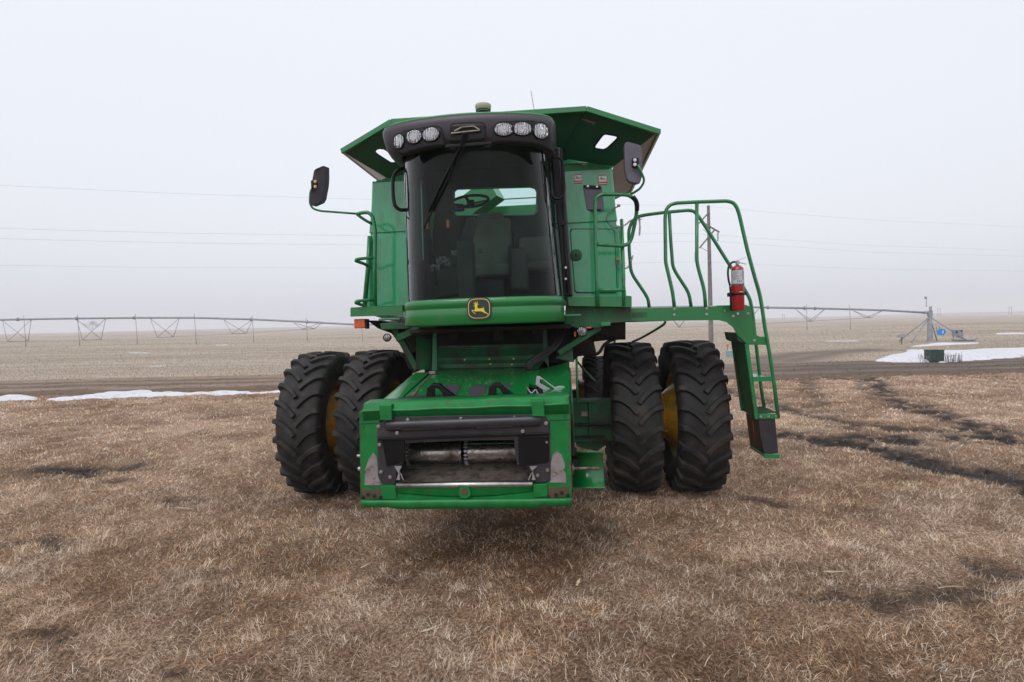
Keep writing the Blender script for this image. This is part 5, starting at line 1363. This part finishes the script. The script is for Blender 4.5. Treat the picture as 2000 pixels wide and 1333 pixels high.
b = MB(); b.slab(LP([(1234, 611), (1263, 610), (1264, 620), (1235, 621)], YP - .002), (0, .004, 0)); b.build('patch_plate', 'dgreen', plat)
for q in ((1317, 603.5), (1317, 615), (1380, 602.5), (1380, 614), (1432, 617.5), (1434, 612) if False else (1415.5, 607.5), (1441, 613), (1461, 612.5), (1473, 665)): bolt(L(*q, YP - .002), FW, .009, .010, plat, 'steel')
# railings
def rail(pts, nm='railing', r=.0195, rad=.09, par=plat): 
    b = MB(); b.tube(LT(pts), r, 12, rad=rad); return b.build(nm, 'rail', par)
rail([(1317, 600, YP), (1314, 572, YP), (1303, 525, YP), (1300, 512, YP), (1299, 425, YP), (1301, 410, YP), (1308, 401, YP), (1320, 397, YP), (1360, 395, YP), (1420, 393, YP), (1432, 396, YP), (1439, 405, YP), (1444, 420, YP), (1460, 490, YP), (1475, 545, YP), (1484, 575, YP), (1489, 605, YP), (1494, 640, YP), (1503, 690, YP), (1512, 750, YP), (1520, 817, YP)], 'front_railing')
rail([(1378, 600, YP), (1376, 568, YP), (1364, 525, YP), (1361, 510, YP), (1361, 397, YP)], 'railing_post', .019)
YB = YP + .62
rail([(1268, 601, YB), (1266, 585, YB), (1260, 574, YB), (1237, 540, YB), (1232, 528, YB), (1229, 490, YB), (1228, 450, YB), (1234, 434, YB), (1244, 424, YB), (1262, 420, YB), (1300, 415, YB), (1345, 411, YB), (1356, 413, YB), (1366, 425, YB), (1390, 462, YB), (1418, 507, YB), (1440, 541, YB), (1458, 572, YB), (1465, 585, YB), (1470, 612, YB), (1474, 650, YB), (1480, 700, YB), (1487, 760, YB), (1494, 806, YB)], 'rear_railing', .020)
rail([(1350, 601, YB), (1346, 573, YB), (1320, 533, YB), (1314, 520, YB), (1310, 470, YB), (1307, 414, YB)], 'railing_post', .020)
rail([(1300, 628, -.9), (1297, 634, -.9), (1280, 645, -.7), (1250, 662, -.4), (1235, 668, -.2)], 'deck_brace', .014)
# ladder
lad = empty('ladder', (0, 0, 0), root)
b = MB(); b.slab(LP([(1462, 674), (1475, 674), (1491, 817), (1492, 821), (1481, 822), (1478, 815)], YP + .002), (0, .012, 0)) if False else b.slab(LP([(1455, 672), (1463, 674), (1482, 819), (1475, 819)], YP + .002), (0, .03, 0)); b.build('front_stringer', 'rail', lad, bevel=.003)
b = MB(); f0, f1 = L(1440, 660, YP + .02), L(1471, 815, YP + .02); t0, t1 = L(1456, 672, YP + .03), L(1477, 816, YP + .03)
b.slab([t0 + V3((0, 0, .05)), t1, t1 + V3((0, .46, 0)), t0 + V3((0, .46, .05))], (.012, 0, 0))
b.slab([t0 + V3((-.02, .46, .05)), t1 + V3((-.02, .46, 0)), t1 + V3((.03, .46, 0)), t0 + V3((.03, .46, .05))], (0, .02, 0)); b.build('back_plate', 'yellow_green', lad) if 'yellow_green' in M else b.build('back_plate', 'dgreen', lad, bevel=.003)
b = MB(); b.slab(LP([(1438, 650), (1458, 672), (1445, 668), (1441, 664)], YP + .02), (0, .46, 0)); b.build('upper_web', 'dgreen', lad)
for (xa, ya, xb, yb2) in ((1470, 741, 1508, 740), (1482, 814, 1519, 813)):
    b = MB(); a, c = L(xa, ya, YP - .004), L(xb, yb2, YP - .004); b.bar(a, c, .012, .052); m_ = (a + c) / 2
    b.box(m_ + V3((0, .25, -.005)), (abs(c.x - a.x) - .02, .48, .025)); st = b.build('step', 'rail', lad, bevel=.003)
    for k in (-.08, 0, .08) if abs(ya - 814) < 1 else (): bolt(m_ + V3((k, -.008, 0)), FW, .010, .008, lad, 'steel')
b = MB(); a, c = L(1482, 809, YP), L(1519, 807, YP)
for i in range(7):
    for j in range(12): b.cyl(a + (c - a) * ((i + .5) / 7) + V3((0, .02 + j * .038, -.004)), a + (c - a) * ((i + .5) / 7) + V3((0, .02 + j * .038, .010)), .008, 6)
b.build('tread_studs', 'dgreen', lad)
# black rubber side guards and last step
b = MB(); b.slab(LP([(1482, 819), (1514, 817), (1517, 850), (1520, 886), (1493, 888), (1485, 850)], YP + .01), (0, .008, 0))
b.build('rubber_guard', 'shroud', lad, bevel=.002)
b = MB(); q0, q1, q2, q3 = L(1483, 820, YP + .02), L(1492, 888, YP + .02), L(1492, 888, YP + .02) + V3((0, .45, 0)), L(1483, 820, YP + .02) + V3((0, .45, 0))
b.slab([q0, q1, q2, q3], (.008, 0, 0)); b.slab([q2, q3, L(1514, 818, YP) + V3((0, .46, 0)), L(1520, 886, YP) + V3((0, .46, 0))], (0, .008, 0)); b.build('rubber_guard', 'black', lad, bevel=.002)
b = MB(); a, c = L(1492, 889, YP), L(1522, 889, YP); b.slab([a, c, c + V3((0, .46, 0)), a + V3((0, .46, 0))], (0, 0, -.025)); b.bar(a + V3((0, -.008, -.01)), c + V3((0, -.008, -.01)), .012, .045); b.build('step', 'rail', lad, bevel=.003)
b = MB(); b.tube([L(1470, 825, -.98), L(1476, 870, -.98)], .0025, 6); b.build('marker_cord', 'red', lad)

# ---- chains
def chain(pts, par, name, step=.030, r=.0032):
    P = fillet([V3(p) for p in LT(pts)], .2); b = MB(); acc = 0; k = 0; last = P[0]
    d = [0]
    for i in range(1, len(P)): d.append(d[-1] + (P[i] - P[i - 1]).length)
    s = 0
    while s < d[-1]:
        i = max(j for j in range(len(d)) if d[j] <= s); i = min(i, len(P) - 2); f = (s - d[i]) / max(1e-6, d[i + 1] - d[i]); c = P[i].lerp(P[i + 1], f); t = (P[i + 1] - P[i]).normalized()
        u = t.orthogonal().normalized(); w = t.cross(u)
        if k % 2: u, w = w, u
        ring = [c + t * (step * .62 * math.cos(a)) + u * (step * .30 * math.sin(a)) for a in [2 * math.pi * q / 8 for q in range(8)]]
        b.tube(ring, r, 5, closed=True, smooth_pts=False); s += step * .86; k += 1
    return b.build(name, 'wornsteel', par)
chain([(1209, 403, -1.0), (1198, 408, -1.02), (1187, 418, -1.05), (1184, 430, -1.08), (1192, 442, -1.1), (1206, 447, -1.12), (1222, 440, -1.1), (1232, 430, -1.05), (1247, 429, -1.0), (1254, 428, -.98)], root, 'safety_chain')
chain([(1249, 430, -.98), (1250, 445, -.98), (1249, 458, -.98)], root, 'safety_chain')
chain([(1203, 510, -.95), (1205, 520, -1.0), (1215, 526, -1.05), (1226, 524, -1.05), (1233, 510, -1.0), (1236, 500, -.95)], root, 'safety_chain')
b = MB(); b.box(L(1208, 402, -.96), (.03, .03, .03)); b.cyl(L(1207, 505, -.95), L(1207, 505, -1.0), .02, 10); b.build('chain_anchor', 'brass', root, bevel=.005)

# =================================================================== fire extinguisher on the railing
YE = -1.30
ebase = L(1442, 607, YE)
fx_ = empty('fire_extinguisher'); fx_.matrix_world = Mc @ Matrix.Translation(ebase)
tag(fx_, 'red fire extinguisher with black hose strapped upright to the green platform railing', 'fire extinguisher')
er = .062; eh = L(1442, 520, YE).z - ebase.z
b = MB(); b.lathe([(0, .001), (0, er * .92), (.012, er), (eh - .05, er), (eh - .02, er * .93), (eh, er * .55), (eh + .008, .02), (eh + .01, .001)], (0, 0, 0), (0, 0, 1), 40); b.build('cylinder', 'red', fx_)
b = MB(); b.lathe([(eh * .60, er + .0006), (eh * .90, er + .0006)], (0, 0, 0), (0, 0, 1), 40); b.build('paper_label', 'label', fx_)
b = MB()
random.seed(5)
def arcq(a0, a1, z0, z1, rr, n_=6): return [[V3((rr * math.sin(a), -rr * math.cos(a), z)) for a in [a0 + (a1 - a0) * i / n_ for i in range(n_ + 1)]] for z in (z0, z1)]
for i in range(9):
    z = eh * (.87 - .022 * i); b.grid(arcq(-.9, -.9 + random.uniform(.3, .9), z - .003, z, er + .0014))
    b.grid(arcq(.45, .45 + random.uniform(.3, .6), z - .003, z, er + .0014))
b.build('label_print', 'black_ink', fx_, fix=False)
b = MB()
for i in range(3): b.grid(arcq(-.35 + .27 * i, -.20 + .27 * i, eh * .635, eh * .665, er + .0016))
b.grid(arcq(-.3, .35, eh * .70, eh * .705, er + .0016)); b.build('label_print', 'blue_ink', fx_, fix=False)
b = MB(); b.lathe([(eh * .565, er + .0022), (eh * .60, er + .0022)], (0, 0, 0), (0, 0, 1), 40); b.build('band', 'mirror_back', fx_)
b = MB(); b.lathe([(eh * .345, er), (eh * .345, er + .006), (eh * .39, er + .006), (eh * .39, er)], (0, 0, 0), (0, 0, 1), 40)
b.box((-er - .012, .01, eh * .365), (.055, .05, .04)); b.box((er + .008, .01, eh * .375), (.03, .04, .03)); b.box((-er * .9, er * .9, eh * .28), (.02, .03, eh * .56)); b.box((0, er + .03, eh * .37), (.06, .07, .03)); b.build('strap', 'black', fx_, bevel=.003)
b = MB(); b.grid(arcq(-.1, .5, eh * .405, eh * .42, er + .0065)); b.build('strap_sticker', 'logo_cream', fx_, fix=False)
b = MB(); b.cyl((0, 0, eh), (0, 0, eh + .05), .017, 16); b.cyl((0, -.02, eh + .03), (0, -.034, eh + .03), .017, 16); b.cyl((-.03, 0, eh + .045), (.02, 0, eh + .045), .010, 10); b.build('valve', 'zinc', fx_, bevel=.002)
b = MB(); b.bar((-.01, 0, eh + .055), (.085, 0, eh + .085), .018, .005); b.bar((-.005, 0, eh + .045), (.09, 0, eh + .015), .018, .005); b.build('squeeze_handle', 'zinc', fx_, bevel=.001)
b = MB(); b.tube([(-.02, 0, eh + .045), (-.05, 0, eh + .043), (-.085, 0, eh + .01), (-.098, 0, eh - .06), (-.09, 0, eh - .15), (-.078, 0, eh * .58), (-.074, 0, eh * .45)], .0105, 10, rad=.08); b.build('hose', 'hosem', fx_)
b = MB(); b.cyl((-.076, 0, eh * .565), (-.074, 0, eh * .545), .013, 12); b.build('hose_ferrule', 'zinc', fx_)

# =================================================================== irrigation pivot
def hz(v): return V3((v.x, v.y, v.z))
pv = W(1816, 668, 47.1)
irr = empty('centre_pivot_irrigator', (pv.x, pv.y, 0)); tag(irr, 'long galvanised centre pivot irrigation pipe on trusses spanning the field behind the machine', 'irrigation pipe')
irr_o = V3((pv.x, pv.y, 0))
def IO(p): return V3(p) - irr_o
def depth_at(px): return 47.1 + (1816 - px) * .0012
pipe_px = [(-260, 634), (-100, 629), (0, 625), (100, 623), (265, 621), (380, 621), (490, 624), (600, 629), (690, 634), (760, 634), (900, 624), (1050, 612), (1230, 601), (1330, 599.5), (1410, 599.5), (1500, 601), (1575, 602.3), (1660, 604.3), (1730, 606.5), (1805, 611)]
pp = [W(a, b_, depth_at(a)) for a, b_ in pipe_px]
b = MB(); b.tube([IO(p) for p in pp], .088, 10, rad=3.0)
for a_ in (35, 150, 262, 490, 600, 1571, 1592, 1500):
    i_ = np.interp(a_, [q[0] for q in pipe_px], [q[1] for q in pipe_px]); c = IO(W(a_, i_, depth_at(a_))); b.cyl(c + V3((-.06, 0, 0)), c + V3((.06, 0, 0)), .15, 10)
b.build('pipe', 'galv', irr)
def pipe_at(px_): return W(px_, float(np.interp(px_, [q[0] for q in pipe_px], [q[1] for q in pipe_px])), depth_at(px_))
sts = [(-120, 668), (33, 667), (178, 664), (322, 659), (466, 652), (602, 643), (1326, 640), (1455, 634), (1583, 628), (1696, 621)]
prev = None
for (sx, sy) in sts:
    c = pipe_at(sx); bz = W(sx, sy, depth_at(sx)).z; b = MB()
    for s_ in (-1, 1):
        bt = V3((c.x + .25 * s_, c.y + s_ * .75, bz))
        for e_ in (-1, 1): b.tube([IO(c + V3((e_ * 1.25, 0, -.05))), IO(bt)], .021, 5, smooth_pts=False)
    b.tube([IO(V3((c.x - .25, c.y - .75, bz))), IO(V3((c.x + .25, c.y + .75, bz)))], .028, 5, smooth_pts=False)
    b.build('truss', 'galv_dark', irr)
    if prev and abs(prev[0].x - c.x) < 9:
        b = MB()
        for s_ in (-1, 1): b.tube([IO(V3((prev[0].x + .25 * s_, prev[0].y + s_ * .75, prev[1]))), IO(V3((c.x + .25 * s_, c.y + s_ * .75, bz)))], .010, 4, smooth_pts=False)
        b.build('truss_rod', 'galv', irr)
    prev = (c, bz)
for (sx, sy) in ((47, 675), (152, 672), (265, 671), (380, 670), (493, 667), (598, 664), (706, 664), (1462, 650), (1575, 642), (1659.5, 641)):
    c = pipe_at(sx); b = MB(); e_ = W(sx, sy, depth_at(sx)); b.tube([IO(c + V3((0, 0, .35))), IO(c + V3((0, 0, .0))), IO(V3((c.x + .03, c.y, (c.z + e_.z) / 2))), IO(V3((c.x + .06, c.y, e_.z)))], .020, 5, smooth_pts=False); b.cyl(IO(V3((c.x + .06, c.y, e_.z - .12))), IO(V3((c.x + .06, c.y, e_.z + .1))), .04, 6)
    b.build('drop_hose', 'galv_dark', irr)
# wheel tower hidden behind the machine
c = pipe_at(1090)
b = MB()
for s_ in (-1, 1): b.tube([IO(c), IO(V3((c.x, c.y + 2 * s_, .5)))], .06, 6, smooth_pts=False); b.cyl(IO(V3((c.x - .15, c.y + 2 * s_, .55))), IO(V3((c.x + .15, c.y + 2 * s_, .55))), .55, 20)
b.bar(IO(V3((c.x, c.y - 2, .5))), IO(V3((c.x, c.y + 2, .5))), .1, .1); b.build('drive_tower', 'galv_dark', irr)
# pivot point
top = pp[-1]; b = MB()
b.cyl(IO((pv.x, pv.y, 0)), IO((pv.x, pv.y, top.z - .25)), .22, 16, .15); b.cyl(IO((pv.x, pv.y, top.z - .3)), IO((pv.x, pv.y, top.z + .15)), .20, 16); b.tube([IO((pv.x, pv.y, top.z - .1)), IO((pv.x - .1, pv.y, top.z + .05)), IO(top)], .12, 10); b.cyl(IO((pv.x + .05, pv.y, top.z + .1)), IO((pv.x + .05, pv.y, top.z + .5)), .10, 10)
b.build('pivot_post', 'galv_dark', irr, bevel=.01)
b = MB()
for (dx, dy) in ((-3.0, -1), (3.2, -1), (-2.0, 1.6), (2.4, 1.6)): b.tube([IO((pv.x, pv.y, top.z - .35)), IO((pv.x + dx * .75, pv.y + dy, 0))], .045, 6, smooth_pts=False)
b.build('pivot_leg', 'galv', irr)
b = MB(); b.tube([IO(W(1809, 600, 47.1)), IO(W(1809.5, 582, 47.1))], .03, 6, smooth_pts=False); b.box(IO(W(1808, 582, 47.1)), (.15, .1, .18)); b.tube([IO(W(1860, 664, 46.5)), IO(W(1903, 664, 46.5)), IO(W(1908, 659, 46.5))], .10, 8, rad=.3); b.build('riser', 'galv_dark', irr)
# blue oval sign
c = W(1839, 649, 46.6); sg = empty('oval_sign', c); tag(sg, 'blue oval sign with a small white mark fixed to the pivot tower', 'sign')
b = MB(); b.slab([(.37 * math.cos(a), 0, .27 * math.sin(a)) for a in [2 * math.pi * i / 28 for i in range(28)]], (0, .03, 0)); b.build('sign_face', 'sign_blue', sg, bevel=.005)
b = MB(); b.slab([(.03, -.004, .10), (.17, -.004, .12), (.17, -.004, .06), (.11, -.004, .0), (.20, -.004, -.07), (.20, -.004, -.10), (.0, -.004, -.10), (.04, -.004, -.06), (.08, -.004, -.03), (.06, -.004, .03)], (0, .003, 0)); b.build('sign_mark', 'white', sg)
b = MB()
for k in range(4): b.box((-.30 + .06 * k + .1 * k, .03, -.28 - .03 * (k % 2)), (.02, .02, .16))
b.bar((-.42, .04, .5), (-.30, .04, -.2), .05, .05); b.bar((-.15, .04, .45), (-.05, .04, .1), .05, .05); b.build('sign_bracket', 'galv_dark', sg)
# control cabinets
c = W(1870, 668, 47.0); cb = empty('control_cabinet', (c.x, c.y, 0)); tag(cb, 'pair of grey electric control cabinets on posts right of the pivot tower', 'control box')
hh_ = W(1870, 646, 47).z
b = MB(); b.box((-.18, 0, hh_ - .22), (.40, .25, .55)); b.box((.20, .0, hh_ - .28), (.36, .25, .62)); b.box((0, .0, hh_ + .06), (.80, .3, .04)); b.build('cabinet', 'galv', cb, bevel=.01)
b = MB(); b.box((-.2, -.14, hh_ - .15), (.2, .02, .2)); b.box((.22, -.14, hh_ - .05), (.12, .02, .1)); b.build('cabinet_window', 'dark', cb)
b = MB(); 
for x_ in (-.33, .33): b.box((x_, 0, hh_ / 2), (.05, .05, hh_))
b.build('post', 'galv_dark', cb)
c = W(1761, 675, 43.0); jb = empty('junction_box', (c.x, c.y, 0)); tag(jb, 'small grey meter box on a single post left of the pivot tower', 'meter box'); h_ = W(1761, 657, 43).z
b = MB(); b.box((0, 0, h_), (.50, .25, .22)); b.box((.06, 0, h_ + .13), (.25, .22, .08)); b.build('box_body', 'galv', jb, bevel=.015); b = MB(); b.box((0, 0, h_ / 2 - .04), (.07, .07, h_ - .08)); b.build('post', 'wood', jb)
# green box in the snow, teal pedestal, orange marker
c = G(1832, 708); gb = empty('utility_box', (c.x, c.y, 0)); tag(gb, 'square dark green utility box standing in the snow drift', 'utility box'); w_ = 25 / F * c.y
b = MB(); b.box((0, .25, .27), (w_, .5, .54)); b.build('box_body', 'box_green', gb, bevel=.02); b = MB(); b.box((0, .25, .555), (w_ + .03, .53, .04)); b.build('box_lid', 'box_green', gb, bevel=.012)
c = G(1426, 697); tb = empty('pedestal', (c.x, c.y, 0)); tag(tb, 'small pale teal utility pedestal seen between the right wheel and the ladder', 'pedestal')
b = MB(); b.box((0, 0, .14), (.42, .3, .30)); b.box((0, 0, .31), (.46, .34, .05)); b.build('pedestal_body', 'box_teal', tb, bevel=.03)
c = G(1421, 693); mk = empty('marker_post', (c.x, c.y, 0)); tag(mk, 'thin marker stake with an orange top behind the pale teal pedestal', 'marker')
b = MB(); b.cyl((0, 0, 0), (0, 0, .5), .02, 8); b.build('stake', 'wood', mk); b = MB(); b.box((0, 0, .55), (.13, .03, .14)); b.build('marker_flag', 'orange', mk)

# =================================================================== utility pole and wires
c = W(1389, 669, 55.0); up = empty('utility_pole', (c.x, c.y, 0)); uo = V3((c.x, c.y, 0)); tag(up, 'tall weathered wooden utility pole with crossarms rising behind the platform', 'utility pole')
ptop = W(1383.5, 402, 55.0)
b = MB(); b.cyl((0, 0, -.3), (ptop.x - c.x, 0, ptop.z), .24, 14, .14); b.build('pole', 'wood', up)
def U(px_, py_, dy=0): return W(px_, py_, 55.0 + dy) - uo
b = MB(); b.bar(U(1364, 438, -.2), U(1383, 417, -.2), .09, .12); b.bar(U(1376, 437, -.25), U(1405, 454, -.25), .11, .14); b.bar(U(1366, 485, -.2), U(1396, 449, -.2), .10, .13); b.build('crossarm', 'wood', up)
b = MB(); b.tube([U(1367, 483, -.2), U(1384, 492, 0)], .025, 6); b.tube([U(1383, 457, -.1), U(1372, 448, 0)], .02, 6); b.build('arm_brace', 'galv', up)
for (px_, y0, y1) in ((1402, 455, 471), (1358, 493, 511), (1362, 441, 455)):
    b = MB(); a, d_ = U(px_, y0, -.2), U(px_, y1, -.2); b.tube([a, d_], .02, 6)
    for k in range(6): p = a.lerp(d_, (k + .5) / 6); b.cyl(p + V3((0, 0, -.03)), p + V3((0, 0, .03)), .09, 10)
    b.build('insulator', 'insul', up)
wires = [('topmost', [(-700, 322), (0, 363), (360, 379), (720, 390), (1050, 397), (1383, 403)], [(1383, 403), (1480, 413), (1700, 430), (2000, 444), (2500, 462)]),
         ('second', [(-700, 418), (0, 447), (360, 456), (720, 461), (1050, 459), (1362, 456)], [(1362, 456), (1480, 466), (1700, 480), (2000, 490), (2500, 503)]),
         ('third', [(-700, 441), (0, 467), (360, 475), (720, 479), (1050, 477), (1402, 471)], [(1402, 471), (1480, 478), (1700, 493), (2000, 501), (2500, 513)]),
         ('lowest', [(-700, 500), (0, 519), (360, 523.5), (720, 524), (1050, 520), (1358, 511)], [(1358, 511), (1480, 517), (1700, 526), (2000, 530), (2500, 536)])]
for nm, A_, B2 in wires:
    P = []
    for (px_, py_) in A_: P.append(W(px_, py_, 55 - (1385 - px_) * .0098))
    for (px_, py_) in B2[1:]: P.append(W(px_, py_, 55 + (px_ - 1385) * .030))
    b = MB(); b.tube(P, .0075, 5, rad=6.0); o = b.build('power_line', 'wire', None); tag(o, {'topmost': 'topmost thin power line crossing the sky to the pole tip', 'second': 'second power line from the top, just above its close neighbour', 'third': 'third power line from the top, just below its close neighbour', 'lowest': 'lowest power line crossing the sky behind the railing'}[nm], 'power line', 'power lines strung across the sky')

# =================================================================== far background
def far_tree(px_, pyb, pyt, Y, wpx, lab, seed):
    random.seed(seed); base = W(px_, pyb, Y); h = (pyb - pyt) / F * Y; w = wpx / F * Y
    t = empty('bare_tree', base); tag(t, lab, 'tree', 'faint bare trees on the horizon')
    b = MB()
    b.tube([(0, 0, -.5), (w * .02, 0, h * .45)], [.35, .22], 6)
    b.build('trunk', 'wood', t)
    b = MB()
    def br(p, d, ln, r, k):
        q = p + d * ln; b.tube([p, q], [r, r * .55], 4)
        if k == 0: return
        for _ in range(4):
            nd = (d + V3((random.uniform(-1, 1), random.uniform(-.6, .6), random.uniform(-.15, .7))) * .8).normalized(); br(p.lerp(q, random.uniform(.4, 1)), nd, ln * random.uniform(.55, .8), r * .6, k - 1)
    for i in range(7):
        a = random.uniform(0, 6.28); d = V3((math.cos(a) * w / h * .9, math.sin(a) * .4, .8)).normalized(); br(V3((0, 0, h * .2)), d, h * .36, .16, 4)
    b.build('crown', 'wood', t)
far_tree(180, 649, 624, 1000, 50, 'wide bare tree fading into the haze at left, seen through a pipe truss', 3)
far_tree(1327, 627, 616, 1000, 26, 'low bare tree on the misty horizon behind the railing', 8)
def hframe(px_, pyb, pyt, Y, lab):
    base = W(px_, pyb, Y); h = (pyb - pyt) / F * Y; e_ = empty('transmission_pole', base); tag(e_, lab, 'utility pole', 'distant twin poles in the haze'); w = 3.2
    b = MB(); b.cyl((-w / 2, 0, -2), (-w / 2, 0, h), .28, 6); b.cyl((w / 2, 0, -2), (w / 2, 0, h), .28, 6); b.build('pole', 'wood', e_); b = MB(); b.box((0, 0, h * .86), (w * 1.7, .2, .25)); b.build('crossarm', 'wood', e_)
hframe(1530, 624, 614, 900, 'faint twin pole far behind the ladder top'); hframe(1834, 616, 602, 800, 'faint twin pole just right of the pivot tower'); hframe(1973, 613, 599, 750, 'faint twin pole at the right edge on the horizon')
# dry weed stems in the snow by the green box
random.seed(2); b = MB()
for i in range(110):
    g = G(random.uniform(1846, 1878) if i % 4 else random.uniform(1795, 1812), random.uniform(703, 711)); h = random.uniform(.12, .42); b.tube([g, g + V3((random.uniform(-.08, .08), random.uniform(-.05, .05), h))], .006, 4, smooth_pts=False)
o = b.build('dry_weeds', 'wood', None); tag(o, 'dry weed stems poking up beside the green box', 'weeds', kind='stuff')

# =================================================================== hazy air
b = MB(); b.box((0, 2500, 17.0), (7200, 5800, 40)); hz_ = b.build('haze', 'green', None); hz_.data.materials.clear()
hm = bpy.data.materials.new('haze_air'); hm.use_nodes = True; n = hm.node_tree.nodes; n.clear()
pvn = n.new('ShaderNodeVolumePrincipled'); pvn.inputs['Color'].default_value = (.93, .94, 1, 1); pvn.inputs['Density'].default_value = HAZE = 0.0006; pvn.inputs['Anisotropy'].default_value = 0.0
on = n.new('ShaderNodeOutputMaterial'); hm.node_tree.links.new(pvn.outputs[0], on.inputs['Volume']); hz_.data.materials.append(hm); tag(hz_, kind='stuff'); hz_.display_type = 'WIRE'
